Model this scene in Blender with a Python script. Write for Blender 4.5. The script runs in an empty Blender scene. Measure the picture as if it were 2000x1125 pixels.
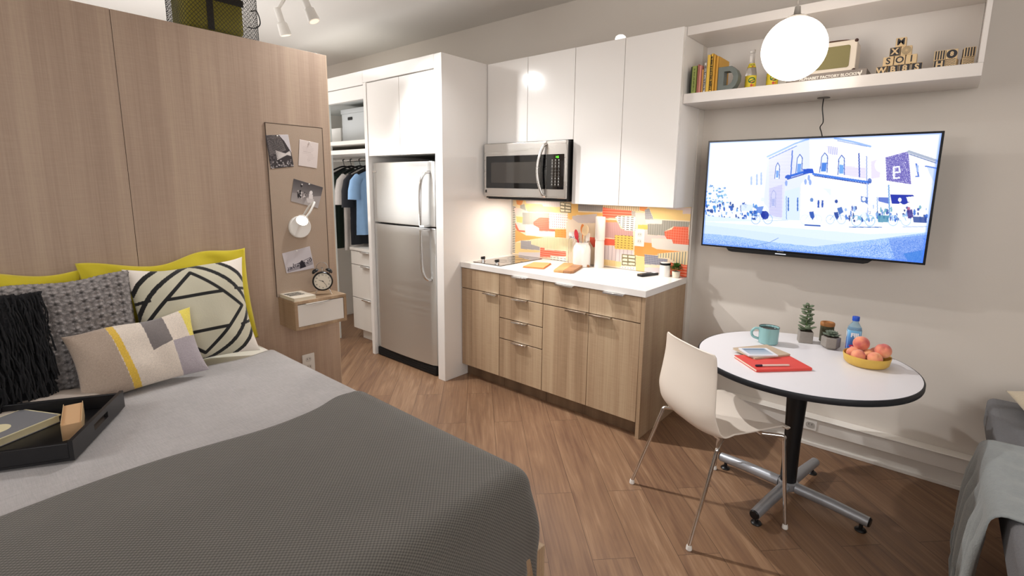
import bpy, bmesh, math, random
import numpy as np
from mathutils import Vector, Matrix
random.seed(7)
rng = np.random.default_rng(5)
S = bpy.context.scene
COL = S.collection
PI = math.pi
R = math.radians

# ---------------------------------------------------------------- camera, world, exposure, lights
cd = bpy.data.cameras.new('camera'); cam = bpy.data.objects.new('camera', cd); COL.objects.link(cam)
cd.sensor_width = 36.0; cd.lens = 36 * 976.9145 / 2000; cd.clip_start = 0.02
cd.shift_x = -0.01; cd.shift_y = -0.02
_r = Vector((1.3482, 0.4788, 0.5866))
cam.matrix_world = Matrix.Translation((2.7847, -3.1842, 1.5074)) @ Matrix.Rotation(_r.length, 4, _r.normalized())
S.camera = cam
S.view_settings.view_transform = 'Standard'; S.view_settings.look = 'None'
S.view_settings.gamma = 1.0; S.view_settings.exposure = 0.0; S.view_settings.use_curve_mapping = False
S.cycles.max_bounces = 8; S.cycles.diffuse_bounces = 4; S.cycles.glossy_bounces = 4
S.cycles.transmission_bounces = 6; S.cycles.transparent_max_bounces = 8
S.cycles.sample_clamp_indirect = 4.0; S.cycles.adaptive_threshold = 0.02; S.cycles.use_denoising = True
W = bpy.data.worlds.new('world'); S.world = W; W.use_nodes = True
W.node_tree.nodes['Background'].inputs[0].default_value = (1, .93, .86, 1)
W.node_tree.nodes['Background'].inputs[1].default_value = 0.2

def light(name, kind, loc, power, color, aim=None, size=.1, angle=120, blend=.6, size_y=None, spread=None):
    d = bpy.data.lights.new(name, kind); d.energy = power; d.color = color
    if kind == 'AREA':
        d.size = size
        if size_y: d.shape = 'RECTANGLE'; d.size_y = size_y
        if spread: d.spread = R(spread)
    else:
        d.shadow_soft_size = size
    if kind == 'SPOT': d.spot_size = R(angle); d.spot_blend = blend
    o = bpy.data.objects.new(name, d); COL.objects.link(o); o.location = loc
    if aim is not None:
        o.rotation_euler = (Vector(aim) - Vector(loc)).to_track_quat('-Z', 'Y').to_euler()
    return o
WHITE = (1, .995, .985); WARM = (1, .90, .78)
light('kitchen_head_light', 'SPOT', (.345, -1.06, 2.625), 155, WHITE, (1.90, -.56, 0), .018, 56, .7)
light('kitchen_head_spill', 'SPOT', (.346, -1.059, 2.624), 26, WHITE, (.6, -1.1, 0), .03, 125, 1)
light('track_head_light', 'SPOT', (-.453, -1.405, 2.525), 125, WHITE, (.95, -.6, .5), .03, 108, .9)
light('track_head_light', 'SPOT', (-.855, -1.412, 2.482), 34, WHITE, (-.80, -1.1, 0), .04, 95, 1)
light('bed_head_light', 'SPOT', (.137, -1.30, 2.635), 50, WHITE, (-.15, -2.3, 1.35), .04, 80, 1)
light('bed_head_light', 'SPOT', (.139, -1.302, 2.635), 42, WHITE, (.7, -2.25, .6), .04, 80, 1)
light('dressing_area_fill', 'AREA', (-2.3, -2.3, 2.82), 24, WHITE, (-2.3, -2.3, 0), 1.2)  # added fill for the space behind the partition, has no fitting
light('dressing_area_ceiling_fill', 'AREA', (-1.6, -2.1, 1.1), 36, WHITE, (-1.6, -2.1, 3), 1.5)  # unseen upward wash, added to brighten the ceiling past the partition
light('wardrobe_top_light', 'AREA', (-1.8, -.42, 2.44), 1.6, (1, .96, .88), (-1.8, -.42, 3), 1.1, size_y=.25)
light('room_fill', 'AREA', (.2, -5.4, 2.2), 36, WHITE, (.4, -2.5, .6), 1.2)  # this and the next two: added fill out of view, no fittings
light('room_fill', 'AREA', (4.5, -2.5, 1.7), 25, WHITE, (2.0, -1.2, 1.0), 1.4)
light('room_fill', 'AREA', (3.9, -4.6, 2.0), 30, WHITE, (.6, -1.0, 1.2), 1.6)
light('under_microwave_light', 'AREA', (.30, -.20, 1.385), 3.6, WARM, (.30, -.20, 0), .12)
light('under_cabinet_light', 'AREA', (1.15, -.14, 1.36), 1.2, WARM, (1.15, -.12, 0), .5, size_y=.03)

# ---------------------------------------------------------------- helpers
def lin(c):
    if isinstance(c, str):
        c = c.lstrip('#'); c = [int(c[i:i+2], 16) / 255 for i in (0, 2, 4)]
    return tuple(((x + .055) / 1.055) ** 2.4 if x > .04045 else x / 12.92 for x in c[:3]) + (1,)

class NT:
    def __init__(s, name):
        s.m = bpy.data.materials.new(name); s.m.use_nodes = True; s.t = s.m.node_tree
        s.b = s.t.nodes['Principled BSDF']; s.out = s.t.nodes['Material Output']
    def n(s, typ, **k):
        nd = s.t.nodes.new('ShaderNode' + typ)
        for a, v in k.items(): setattr(nd, a, v)
        return nd
    def l(s, a, b): s.t.links.new(a, b)
    def set(s, **k):
        for a, v in k.items(): s.b.inputs[a.replace('_', ' ')].default_value = v
        return s

def mat(name, color, rough=.5, metal=0., noise=0., nscale=8., bump=0., bscale=60., spec=.5, emit=None, estr=1., coat=0., trans=0., ior=1.45, sheen=0.):
    k = NT(name); c = lin(color)
    k.set(Base_Color=c, Roughness=rough, Metallic=metal)
    k.b.inputs['Specular IOR Level'].default_value = spec
    k.b.inputs['IOR'].default_value = ior
    if coat: k.b.inputs['Coat Weight'].default_value = coat; k.b.inputs['Coat Roughness'].default_value = .05
    if trans: k.b.inputs['Transmission Weight'].default_value = trans
    if sheen: k.b.inputs['Sheen Weight'].default_value = sheen
    if emit: k.b.inputs['Emission Color'].default_value = lin(emit); k.b.inputs['Emission Strength'].default_value = estr
    if noise or bump:
        tc = k.n('TexCoord')
    if noise:
        nz = k.n('TexNoise'); nz.inputs['Scale'].default_value = nscale; nz.inputs['Detail'].default_value = 4
        k.l(tc.outputs['Object'], nz.inputs['Vector'])
        mx = k.n('MixRGB'); mx.blend_type = 'MULTIPLY'; mx.inputs[1].default_value = c
        mr = k.n('MapRange'); mr.inputs[3].default_value = 1 - noise; mr.inputs[4].default_value = 1 + noise
        k.l(nz.outputs['Fac'], mr.inputs[0]); mx.inputs[0].default_value = 1
        k.l(mr.outputs[0], mx.inputs[2]); k.l(mx.outputs[0], k.b.inputs['Base Color'])
    if bump:
        nb = k.n('TexNoise'); nb.inputs['Scale'].default_value = bscale; nb.inputs['Detail'].default_value = 3
        k.l(tc.outputs['Object'], nb.inputs['Vector'])
        bp = k.n('Bump'); bp.inputs['Strength'].default_value = bump; bp.inputs['Distance'].default_value = .004
        k.l(nb.outputs['Fac'], bp.inputs['Height']); k.l(bp.outputs[0], k.b.inputs['Normal'])
    return k.m

def laminate(name, c1, c2, c3, rough=.42):
    """pale rift oak laminate: fine vertical streaks with a faint cross weave"""
    k = NT(name); tc = k.n('TexCoord')
    def noise(sc, detail=3, dist=0.):
        mp = k.n('Mapping'); mp.inputs['Scale'].default_value = sc
        k.l(tc.outputs['Object'], mp.inputs['Vector'])
        nz = k.n('TexNoise'); nz.inputs['Scale'].default_value = 1; nz.inputs['Detail'].default_value = detail
        nz.inputs['Distortion'].default_value = dist
        k.l(mp.outputs[0], nz.inputs['Vector']); return nz.outputs['Fac']
    broad = noise((9, 9, .35), 3, .4); fine = noise((170, 170, 2.2), 2); weave = noise((14, 14, 230), 1)
    a = k.n('Math', operation='MULTIPLY'); a.inputs[1].default_value = .62; k.l(broad, a.inputs[0])
    b = k.n('Math', operation='MULTIPLY_ADD'); b.inputs[1].default_value = .28; k.l(fine, b.inputs[0]); k.l(a.outputs[0], b.inputs[2])
    d = k.n('Math', operation='MULTIPLY_ADD'); d.inputs[1].default_value = .12; k.l(weave, d.inputs[0]); k.l(b.outputs[0], d.inputs[2])
    cr = k.n('ValToRGB'); e = cr.color_ramp.elements
    e[0].position = .36; e[0].color = lin(c1); e[1].position = .66; e[1].color = lin(c3)
    m = e.new(.5); m.color = lin(c2)
    k.l(d.outputs[0], cr.inputs[0]); k.l(cr.outputs[0], k.b.inputs['Base Color'])
    k.set(Roughness=rough)
    bp = k.n('Bump'); bp.inputs['Strength'].default_value = .12; bp.inputs['Distance'].default_value = .001
    k.l(fine, bp.inputs['Height']); k.l(bp.outputs[0], k.b.inputs['Normal'])
    return k.m

def floor_mat():
    """oak vinyl planks laid on the diagonal"""
    k = NT('oak_plank_floor'); tc = k.n('TexCoord')
    mp = k.n('Mapping'); mp.inputs['Rotation'].default_value = (0, 0, R(45)); k.l(tc.outputs['Object'], mp.inputs['Vector'])
    br = k.n('TexBrick'); br.offset = .37; br.inputs['Scale'].default_value = 1
    br.inputs['Brick Width'].default_value = 1.22; br.inputs['Row Height'].default_value = .18
    br.inputs['Mortar Size'].default_value = .0012; br.inputs['Mortar Smooth'].default_value = .3; br.inputs['Bias'].default_value = 0
    br.inputs['Color1'].default_value = (0, 0, 0, 1); br.inputs['Color2'].default_value = (1, 1, 1, 1); br.inputs['Mortar'].default_value = (.5, .5, .5, 1)
    k.l(mp.outputs[0], br.inputs['Vector'])
    # per plank offset so that the grain breaks at each joint
    ad = k.n('VectorMath', operation='MULTIPLY_ADD'); ad.inputs[1].default_value = (7, 3, 5)
    k.l(br.outputs['Color'], ad.inputs[0]); k.l(mp.outputs[0], ad.inputs[2])
    def noise(sc, detail, dist):
        m2 = k.n('Mapping'); m2.inputs['Scale'].default_value = sc; k.l(ad.outputs[0], m2.inputs['Vector'])
        nz = k.n('TexNoise'); nz.inputs['Scale'].default_value = 1; nz.inputs['Detail'].default_value = detail; nz.inputs['Distortion'].default_value = dist
        k.l(m2.outputs[0], nz.inputs['Vector']); return nz.outputs['Fac']
    g1 = noise((1.6, 14, 1), 5, 1.4); g2 = noise((4, 120, 1), 3, .3)
    a = k.n('Math', operation='MULTIPLY'); a.inputs[1].default_value = .6; k.l(g1, a.inputs[0])
    b = k.n('Math', operation='MULTIPLY_ADD'); b.inputs[1].default_value = .3; k.l(g2, b.inputs[0]); k.l(a.outputs[0], b.inputs[2])
    c = k.n('Math', operation='MULTIPLY_ADD'); c.inputs[1].default_value = .08; k.l(br.outputs['Color'], c.inputs[0]); k.l(b.outputs[0], c.inputs[2])
    cr = k.n('ValToRGB'); e = cr.color_ramp.elements
    e[0].position = .33; e[0].color = lin('#6e503d'); e[1].position = .70; e[1].color = lin('#9f7f63')
    m = e.new(.52); m.color = lin('#86664c')
    k.l(c.outputs[0], cr.inputs[0])
    mx = k.n('MixRGB'); mx.inputs[2].default_value = lin('#4a3425'); k.l(br.outputs['Fac'], mx.inputs[0]); k.l(cr.outputs[0], mx.inputs[1])
    k.l(mx.outputs[0], k.b.inputs['Base Color'])
    rr = k.n('MapRange'); rr.inputs[3].default_value = .34; rr.inputs[4].default_value = .55; k.l(g1, rr.inputs[0]); k.l(rr.outputs[0], k.b.inputs['Roughness'])
    bp = k.n('Bump'); bp.inputs['Strength'].default_value = .15; bp.inputs['Distance'].default_value = .001
    k.l(g2, bp.inputs['Height']); k.l(bp.outputs[0], k.b.inputs['Normal'])
    return k.m

def steel(name, color, rough=.28, aniso=.8, stretch=(2, 2, 300), rot=.25):
    k = NT(name); k.set(Base_Color=lin(color), Metallic=1., Roughness=rough)
    k.b.inputs['Anisotropic'].default_value = aniso; k.b.inputs['Anisotropic Rotation'].default_value = rot
    tg = k.n('Tangent', direction_type='RADIAL', axis='Z'); k.l(tg.outputs[0], k.b.inputs['Tangent'])
    tc = k.n('TexCoord'); mp = k.n('Mapping'); mp.inputs['Scale'].default_value = stretch
    k.l(tc.outputs['Object'], mp.inputs['Vector'])
    nz = k.n('TexNoise'); nz.inputs['Scale'].default_value = 1; nz.inputs['Detail'].default_value = 2; k.l(mp.outputs[0], nz.inputs['Vector'])
    rr = k.n('MapRange'); rr.inputs[3].default_value = rough - .05; rr.inputs[4].default_value = rough + .08
    k.l(nz.outputs['Fac'], rr.inputs[0]); k.l(rr.outputs[0], k.b.inputs['Roughness'])
    return k.m

def vcol(name, rough=.6, emit=0., bump=0., bscale=120., sheen=0., spec=.4):
    k = NT(name); at = k.n('Attribute'); at.attribute_name = 'Col'
    k.l(at.outputs['Color'], k.b.inputs['Base Color']); k.set(Roughness=rough)
    k.b.inputs['Specular IOR Level'].default_value = spec
    if sheen: k.b.inputs['Sheen Weight'].default_value = sheen
    if emit:
        k.l(at.outputs['Color'], k.b.inputs['Emission Color']); k.b.inputs['Emission Strength'].default_value = emit
        mx = k.n('MixRGB'); mx.inputs[0].default_value = 0; k.set(Base_Color=(0.01, .01, .012, 1))
        for l in list(k.t.links):
            if l.to_socket == k.b.inputs['Base Color']: k.t.links.remove(l)
    if bump:
        tc = k.n('TexCoord'); nb = k.n('TexNoise'); nb.inputs['Scale'].default_value = bscale; nb.inputs['Detail'].default_value = 3
        k.l(tc.outputs['Object'], nb.inputs['Vector']); bp = k.n('Bump'); bp.inputs['Strength'].default_value = bump; bp.inputs['Distance'].default_value = .003
        k.l(nb.outputs['Fac'], bp.inputs['Height']); k.l(bp.outputs[0], k.b.inputs['Normal'])
    return k.m

# --- mesh building
def box(bm, x0, x1, y0, y1, z0, z1, mi=0, M=None):
    vs = [bm.verts.new(Vector(p) if M is None else M @ Vector(p)) for p in
          ((x0,y0,z0),(x1,y0,z0),(x1,y1,z0),(x0,y1,z0),(x0,y0,z1),(x1,y0,z1),(x1,y1,z1),(x0,y1,z1))]
    for f in ((0,3,2,1),(4,5,6,7),(0,1,5,4),(1,2,6,5),(2,3,7,6),(3,0,4,7)):
        fc = bm.faces.new([vs[i] for i in f]); fc.material_index = mi
    return bm
def ring(bm, c, ax, r, n, u=None):
    ax = ax.normalized()
    if u is None:
        u = ax.orthogonal().normalized()
    else:
        u = (u - ax * u.dot(ax)).normalized()
    w = ax.cross(u)
    return [bm.verts.new(c + (u * math.cos(2*PI*i/n) + w * math.sin(2*PI*i/n)) * r) for i in range(n)], u
def bridge(bm, a, b, mi=0):
    n = len(a)
    for i in range(n):
        f = bm.faces.new((a[i], a[(i+1)%n], b[(i+1)%n], b[i])); f.material_index = mi
def cap(bm, a, flip=False, mi=0):
    f = bm.faces.new(a[::-1] if flip else a); f.material_index = mi
def tube(bm, pts, r, n=12, mi=0, closed=False, caps=True):
    pts = [Vector(p) for p in pts]; rs = r if isinstance(r, (list, tuple)) else [r] * len(pts)
    prev = None; first = None; u = None; N = len(pts)
    for i, p in enumerate(pts):
        if closed: d = pts[(i+1) % N] - pts[i-1]
        else: d = pts[min(i+1, N-1)] - pts[max(i-1, 0)]
        rg, u = ring(bm, p, d, rs[i], n, u)
        if prev: bridge(bm, prev, rg, mi)
        else: first = rg
        prev = rg
    if closed: bridge(bm, prev, first, mi)
    elif caps: cap(bm, first, True, mi); cap(bm, prev, False, mi)
    return bm
def smooth_path(pts, k=6):
    """Catmull-Rom through the points"""
    P = [Vector(p) for p in pts]; P = [P[0]*2 - P[1]] + P + [P[-1]*2 - P[-2]]; out = []
    for i in range(1, len(P) - 2):
        for j in range(k):
            t = j / k; a, b, c, d = P[i-1], P[i], P[i+1], P[i+2]
            out.append(.5*((2*b) + (c-a)*t + (2*a-5*b+4*c-d)*t*t + (3*b-a-3*c+d)*t**3))
    out.append(P[-2]); return out
def lathe(bm, prof, n=32, c=(0,0,0), mi=0, M=None, close_top=True, close_bot=True):
    prev = None; first = None; c = Vector(c)
    for r, z in prof:
        rg = []
        for i in range(n):
            p = Vector((r*math.cos(2*PI*i/n), r*math.sin(2*PI*i/n), z))
            rg.append(bm.verts.new((M @ p if M is not None else p) + c))
        if prev: bridge(bm, prev, rg, mi)
        else: first = rg
        prev = rg
    if close_bot: cap(bm, first, True, mi)
    if close_top: cap(bm, prev, False, mi)
    return bm
def sphere(bm, c, r, n=20, m=12, sc=(1,1,1), mi=0, M=None):
    c = Vector(c); prev = None
    top = Vector((0,0,r*sc[2])); bot = -top
    def T(p): return (M @ p if M is not None else p) + c
    vt = bm.verts.new(T(top)); vb = bm.verts.new(T(bot))
    for j in range(1, m):
        th = PI*j/m; rg = []
        for i in range(n):
            a = 2*PI*i/n
            rg.append(bm.verts.new(T(Vector((r*math.sin(th)*math.cos(a)*sc[0], r*math.sin(th)*math.sin(a)*sc[1], r*math.cos(th)*sc[2])))))
        if prev is None:
            for i in range(n): f = bm.faces.new((vt, rg[i], rg[(i+1)%n])); f.material_index = mi
        else:
            for i in range(n): f = bm.faces.new((prev[i], rg[i], rg[(i+1)%n], prev[(i+1)%n])); f.material_index = mi
        prev = rg
    for i in range(n): f = bm.faces.new((prev[i], vb, prev[(i+1)%n])); f.material_index = mi
    return bm
def prism(bm, pts, h, M=None, mi=0, z0=0.):
    """polygon pts (2D) extruded from z0 to z0+h, placed by M"""
    M = M or Matrix.Identity(4)
    a = [bm.verts.new(M @ Vector((p[0], p[1], z0))) for p in pts]; b = [bm.verts.new(M @ Vector((p[0], p[1], z0+h))) for p in pts]
    bridge(bm, a, b, mi); cap(bm, a, True, mi); cap(bm, b, False, mi)
    return bm
def rrect(w, h, r, k=5, cx=0, cy=0):
    out = []
    for sx, sy, a0 in ((1,1,0),(-1,1,90),(-1,-1,180),(1,-1,270)):
        for i in range(k+1):
            a = R(a0 + 90*i/k); out.append((cx + sx*(w/2-r) + r*math.cos(a), cy + sy*(h/2-r) + r*math.sin(a)))
    return out
def frame(o, x, y):
    """matrix with local x,y along the given axes"""
    x = Vector(x).normalized(); y = Vector(y).normalized(); z = x.cross(y)
    return Matrix(((x[0],y[0],z[0],o[0]),(x[1],y[1],z[1],o[1]),(x[2],y[2],z[2],o[2]),(0,0,0,1)))
def BM(): return bmesh.new()

_font_cache = {}
def text_into(bm, txt, size, M, depth=.0004, bold=0., mi=0, shear=0.):
    cu = bpy.data.curves.new('lettering', 'FONT'); cu.body = txt; cu.size = size; cu.align_x = 'CENTER'; cu.align_y = 'CENTER'
    cu.offset = bold; cu.extrude = depth; cu.resolution_u = 3; cu.shear = shear
    o = bpy.data.objects.new('lettering', cu); COL.objects.link(o)
    dg = bpy.context.evaluated_depsgraph_get(); me = o.evaluated_get(dg).to_mesh()
    vs = [bm.verts.new(M @ v.co) for v in me.vertices]
    for p in me.polygons:
        try: f = bm.faces.new([vs[i] for i in p.vertices]); f.material_index = mi
        except ValueError: pass
    o.evaluated_get(dg).to_mesh_clear(); bpy.data.objects.remove(o); bpy.data.curves.remove(cu)
    return bm

ROOTM = {}
def props(o, label=None, cat=None, group=None, kind=None):
    if label: o['label'] = label
    if cat: o['category'] = cat
    if group: o['group'] = group
    if kind: o['kind'] = kind
    return o
def thing(name, label, cat, loc=(0,0,0), rz=0., group=None):
    o = bpy.data.objects.new(name, None); COL.objects.link(o); o.empty_display_size = .05
    o.location = loc; o.rotation_euler = (0, 0, rz)
    props(o, label, cat, group); ROOTM[o.name] = Matrix.Translation(loc) @ Matrix.Rotation(rz, 4, 'Z')
    return o
def part(name, bm, m, parent=None, local=False, label=None, bevel=0., segs=2, ang=38, loc=None, subd=0, smooth=True):
    """link a bmesh as one mesh object. Coordinates are world unless local; parents' frames are undone."""
    if bm.__class__ is bmesh.types.BMesh:
        bmesh.ops.recalc_face_normals(bm, faces=bm.faces)
        me = bpy.data.meshes.new(name); 
        if parent is not None and not local: bm.transform(ROOTM[parent.name].inverted())
        if parent is None and loc is not None and not local: bm.transform(Matrix.Translation(-Vector(loc)))
        if smooth:
            for f in bm.faces: f.smooth = True
            for e in bm.edges:
                if len(e.link_faces) == 2 and e.calc_face_angle(0) > R(ang): e.smooth = False
        bm.to_mesh(me); bm.free()
    else:
        me = bm
        if parent is not None and not local: me.transform(ROOTM[parent.name].inverted())
        if parent is None and loc is not None and not local: me.transform(Matrix.Translation(-Vector(loc)))
    for x in (m if isinstance(m, (list, tuple)) else [m]): me.materials.append(x)
    o = bpy.data.objects.new(name, me); COL.objects.link(o)
    if parent is not None: o.parent = parent; ROOTM[o.name] = ROOTM[parent.name]
    elif loc is not None: o.location = loc; ROOTM[o.name] = Matrix.Translation(loc)
    else: ROOTM[o.name] = Matrix.Identity(4)
    if label: o['label'] = label
    if bevel:
        md = o.modifiers.new('bevel', 'BEVEL'); md.width = bevel; md.segments = segs; md.limit_method = 'ANGLE'; md.angle_limit = R(40); md.harden_normals = False
    if subd:
        md = o.modifiers.new('sub', 'SUBSURF'); md.levels = subd; md.render_levels = subd
    return o
def single(name, bm, m, label, cat, loc, group=None, **k):
    o = part(name, bm, m, None, loc=loc, **k); return props(o, label, cat, group)
def structure(name, bm, m, **k):
    o = part(name, bm, m, None, **k); o['kind'] = 'structure'; return o
def copy_tree(o, loc=None, rz=None, label=None):
    c = o.copy(); COL.objects.link(c)
    if loc is not None: c.location = loc
    if rz is not None: c.rotation_euler = (0, 0, rz)
    if label: c['label'] = label
    for ch in [x for x in bpy.data.objects if x.parent == o]:
        d = ch.copy(); COL.objects.link(d); d.parent = c
        for g in [x for x in bpy.data.objects if x.parent == ch]:
            e = g.copy(); COL.objects.link(e); e.parent = d
    return c

# --- pictures drawn into arrays, stored as colour attributes
def grid_mesh(P, colors=None, closed_back=None):
    """P: (ny, nx, 3) points -> mesh with optional colour attribute (ny, nx, 3) in sRGB"""
    ny, nx, _ = P.shape; me = bpy.data.meshes.new('grid')
    idx = np.arange(ny*nx).reshape(ny, nx)
    q = np.stack([idx[:-1,:-1], idx[:-1,1:], idx[1:,1:], idx[1:,:-1]], -1).reshape(-1, 4)
    me.vertices.add(ny*nx); me.vertices.foreach_set('co', P.reshape(-1).astype(np.float32))
    me.loops.add(q.size); me.loops.foreach_set('vertex_index', q.reshape(-1).astype(np.int32))
    me.polygons.add(len(q)); me.polygons.foreach_set('loop_start', np.arange(0, q.size, 4, dtype=np.int32))
    me.update(calc_edges=True); me.validate()
    me.polygons.foreach_set('use_smooth', np.ones(len(me.polygons), dtype=bool))
    if colors is not None: set_colors(me, colors.reshape(-1, 3))
    return me
def set_colors(me, c):
    c = np.clip(c, 0, 1); l = np.where(c > .04045, ((c+.055)/1.055)**2.4, c/12.92)
    a = me.color_attributes.new('Col', 'FLOAT_COLOR', 'POINT')
    a.data.foreach_set('color', np.concatenate([l, np.ones((len(l), 1))], 1).reshape(-1).astype(np.float32))
class Pic:
    def __init__(s, w, h, bg, quad=None):
        s.w, s.h = w, h; s.a = np.zeros((h, w, 3)); s.a[:] = bg
        s.X, s.Y = np.meshgrid(np.arange(w)+.5, np.arange(h)+.5); s.H = None
        if quad is not None:   # quad: four drawing coords TL TR BR BL mapping onto the picture
            src = quad; dst = [(0,0),(w,0),(w,h),(0,h)]; A = []; b = []
            for (x, y), (u, v) in zip(src, dst):
                A += [[x,y,1,0,0,0,-u*x,-u*y],[0,0,0,x,y,1,-v*x,-v*y]]; b += [u, v]
            s.H = np.append(np.linalg.solve(np.array(A, float), np.array(b, float)), 1).reshape(3, 3)
    def m(s, pts):
        p = np.array(pts, float)
        if s.H is None: return p
        q = np.c_[p, np.ones(len(p))] @ s.H.T; return q[:, :2] / q[:, 2:]
    def mask(s, pts):
        p = s.m(pts); M = np.zeros(s.X.shape, bool); n = len(p)
        for i in range(n):
            x1, y1 = p[i]; x2, y2 = p[(i+1) % n]
            if y1 == y2: continue
            c = ((s.Y >= min(y1, y2)) & (s.Y < max(y1, y2))) & (s.X < (x2-x1)*(s.Y-y1)/(y2-y1)+x1)
            M ^= c
        return M
    def put(s, M, c, al=1.): s.a[M] = s.a[M]*(1-al) + np.array(c)*al
    def poly(s, pts, c, al=1.): M = s.mask(pts); s.put(M, c, al); return M
    def rect(s, x0, y0, x1, y1, c, al=1.): return s.poly([(x0,y0),(x1,y0),(x1,y1),(x0,y1)], c, al)
    def line(s, pts, wd, c, al=1.):
        p = s.m(pts)
        for a, b in zip(p[:-1], p[1:]):
            d = b-a; L = (d*d).sum()+1e-9
            t = np.clip(((s.X-a[0])*d[0]+(s.Y-a[1])*d[1])/L, 0, 1)
            s.put((s.X-a[0]-t*d[0])**2+(s.Y-a[1]-t*d[1])**2 < (wd/2)**2, c, al)
    def ell(s, cx, cy, rx, ry, c, al=1., inner=0.):
        th = np.linspace(0, 2*PI, 25)[:-1]
        M = s.mask([(cx+rx*math.cos(t), cy+ry*math.sin(t)) for t in th])
        if inner: M &= ~s.mask([(cx+rx*inner*math.cos(t), cy+ry*inner*math.sin(t)) for t in th])
        s.put(M, c, al)
    def tex(s, M, kind, c, px=8, py=8, fx=.4, fy=.4, al=1.):
        gx = (s.X % px) < px*fx; gy = (s.Y % py) < py*fy
        K = {'v': gx, 'h': gy, 'grid': gx | gy, 'dots': gx & gy}[kind]; s.put(M & K, c, al)
def hx(s): s = s.lstrip('#'); return np.array([int(s[i:i+2], 16)/255 for i in (0, 2, 4)])
def picture_plane(pic, o, ux, uy):
    """o = world corner of the picture's top left, ux/uy full vectors along width and down the height"""
    o, ux, uy = map(np.array, (o, ux, uy)); h, w = pic.h, pic.w
    A = pic.a; C = np.zeros((h+1, w+1, 3)); 
    C[:h,:w] = A; C[h,:w] = A[-1]; C[:h,w] = A[:,-1]; C[h,w] = A[-1,-1]
    u = np.linspace(0, 1, w+1)[None,:,None]; v = np.linspace(0, 1, h+1)[:,None,None]
    return grid_mesh(o + u*ux + v*uy, C)
# ---------------------------------------------------------------- materials
M_wall = mat('wall_paint', '#d8d0c7', .75, noise=.015, nscale=3, bump=.08, bscale=220)
M_ceil = mat('ceiling_paint', '#dad6d1', .85, bump=.05, bscale=150)
M_white = mat('white_gloss_laminate', '#f1ede9', .12, spec=.5)
M_whitem = mat('white_matt_laminate', '#e8e3dc', .4)
M_counter = mat('white_quartz', '#ebe6e1', .22, noise=.015, nscale=30)
M_oak = laminate('rift_oak_laminate', '#967c61', '#ac9175', '#c0a88a')
M_oak2 = laminate('brown_oak_laminate', '#a28a78', '#af9784', '#bca590', .5)
M_chrome = mat('chrome', '#e6e6e6', .12, 1.)
M_steel = steel('brushed_steel', '#dadbda', .30, .92, (1.2, 1.2, 60))
M_steel2 = steel('brushed_steel_trim', '#cfccc8', .27, .3, (1, 1, 60))
M_black = mat('black_plastic', '#141416', .35)
M_blackm = mat('black_matt', '#101012', .6)
M_glassb = mat('black_glass', '#07080a', .05, coat=.5)
M_dark = mat('dark_recess', '#241d18', .8)
M_floor = floor_mat()
M_frost = mat('white_powder_metal', '#e4e0da', .35)
M_glow = mat('lamp_glow', '#ffffff', .5, emit='#fff2e0', estr=9)
M_plateW = mat('white_plastic', '#eeebe6', .3)

# ---------------------------------------------------------------- the room
CZ = 2.84
structure('floor', box(BM(), -4.2, 5.2, -5.6, .12, -.06, 0), M_floor)
structure('ceiling', box(BM(), -4.2, 5.2, -5.6, .12, CZ, CZ+.06), M_ceil)
structure('wall_back', box(BM(), 1.545, 5.2, .075, .2, 0, CZ), M_wall)
structure('wall_kitchen', box(box(BM(), -4.2, 1.5465, 0, .0748, 0, 2.398), -4.2, 1.5448, .075, .2, 0, CZ), M_wall)
structure('wall_left', box(BM(), -4.3, -4.2, -5.6, .12, 0, CZ), M_wall)
structure('wall_right', box(BM(), 4.6, 4.7, -5.6, .12, 0, CZ), M_wall)
structure('wall_front', box(BM(), -4.2, 5.2, -5.7, -5.6, 0, CZ), M_wall)
b = BM(); box(b, 1.56, 4.6, .012, .075, .10, .178); box(b, 1.56, 4.6, .045, .075, 0, .10); box(b, 1.56, 4.6, .0, .075, .178, .186)
box(b, 1.56, 4.6, .03, .075, 0, .022)
structure('baseboard_back', b, M_whitem, bevel=.003)
structure('trim_1', box(BM(), 1.5468, 1.5500, .0, .0745, .0, 1.980), M_whitem)

# socket in the white trunking under the table
t = thing('wall_outlet', 'white double socket in the skirting trunking behind the round table', 'outlet', (2.30, .012, .139))
part('cover_plate', box(BM(), 2.235, 2.365, .006, .0115, .108, .170), M_plateW, t, bevel=.002)
M_sockg = mat('socket_grey', '#b9b5af', .4)
for cx in (2.268, 2.332):
    f = part('socket_face', prism(BM(), rrect(.046, .034, .014, cx=cx, cy=.139), .0015, frame((0, .0058, 0), (1,0,0), (0,0,1))), M_sockg, t)
    for dx in (-.008, .008): part('slot', box(BM(), cx+dx-.0012, cx+dx+.0012, .0035, .0042, .139, .149), M_black, f)

# ---------------------------------------------------------------- kitchen run
def tab_handle(xc, zt, yf, root_part, w=.13):
    b = BM(); box(b, xc-w/2, xc+w/2, yf-.026, yf+.004, zt+.0002, zt+.0028); box(b, xc-w/2, xc+w/2, yf-.028, yf-.025, zt-.008, zt+.0028)
    return part('handle', b, M_chrome, root_part, bevel=.0008, segs=1)
def slab(name, x0, x1, z0, z1, yf, m, root, th=.019, g=.0016):
    return part(name, box(BM(), x0+g, x1-g, yf, yf+th, z0+g, z1-g), m, root, bevel=.0012, segs=1)
YD, YB = -.581, -.561
def carcass(root, x0, x1, m, kick=True):
    part('carcass', box(BM(), x0+.0005, x1-.0005, YB, -.002, .100, .8735), m, root)
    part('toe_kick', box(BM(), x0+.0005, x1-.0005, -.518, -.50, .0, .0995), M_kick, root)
M_kick = laminate('dark_oak_laminate', '#5d4836', '#6d5641', '#7e654d')
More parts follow.
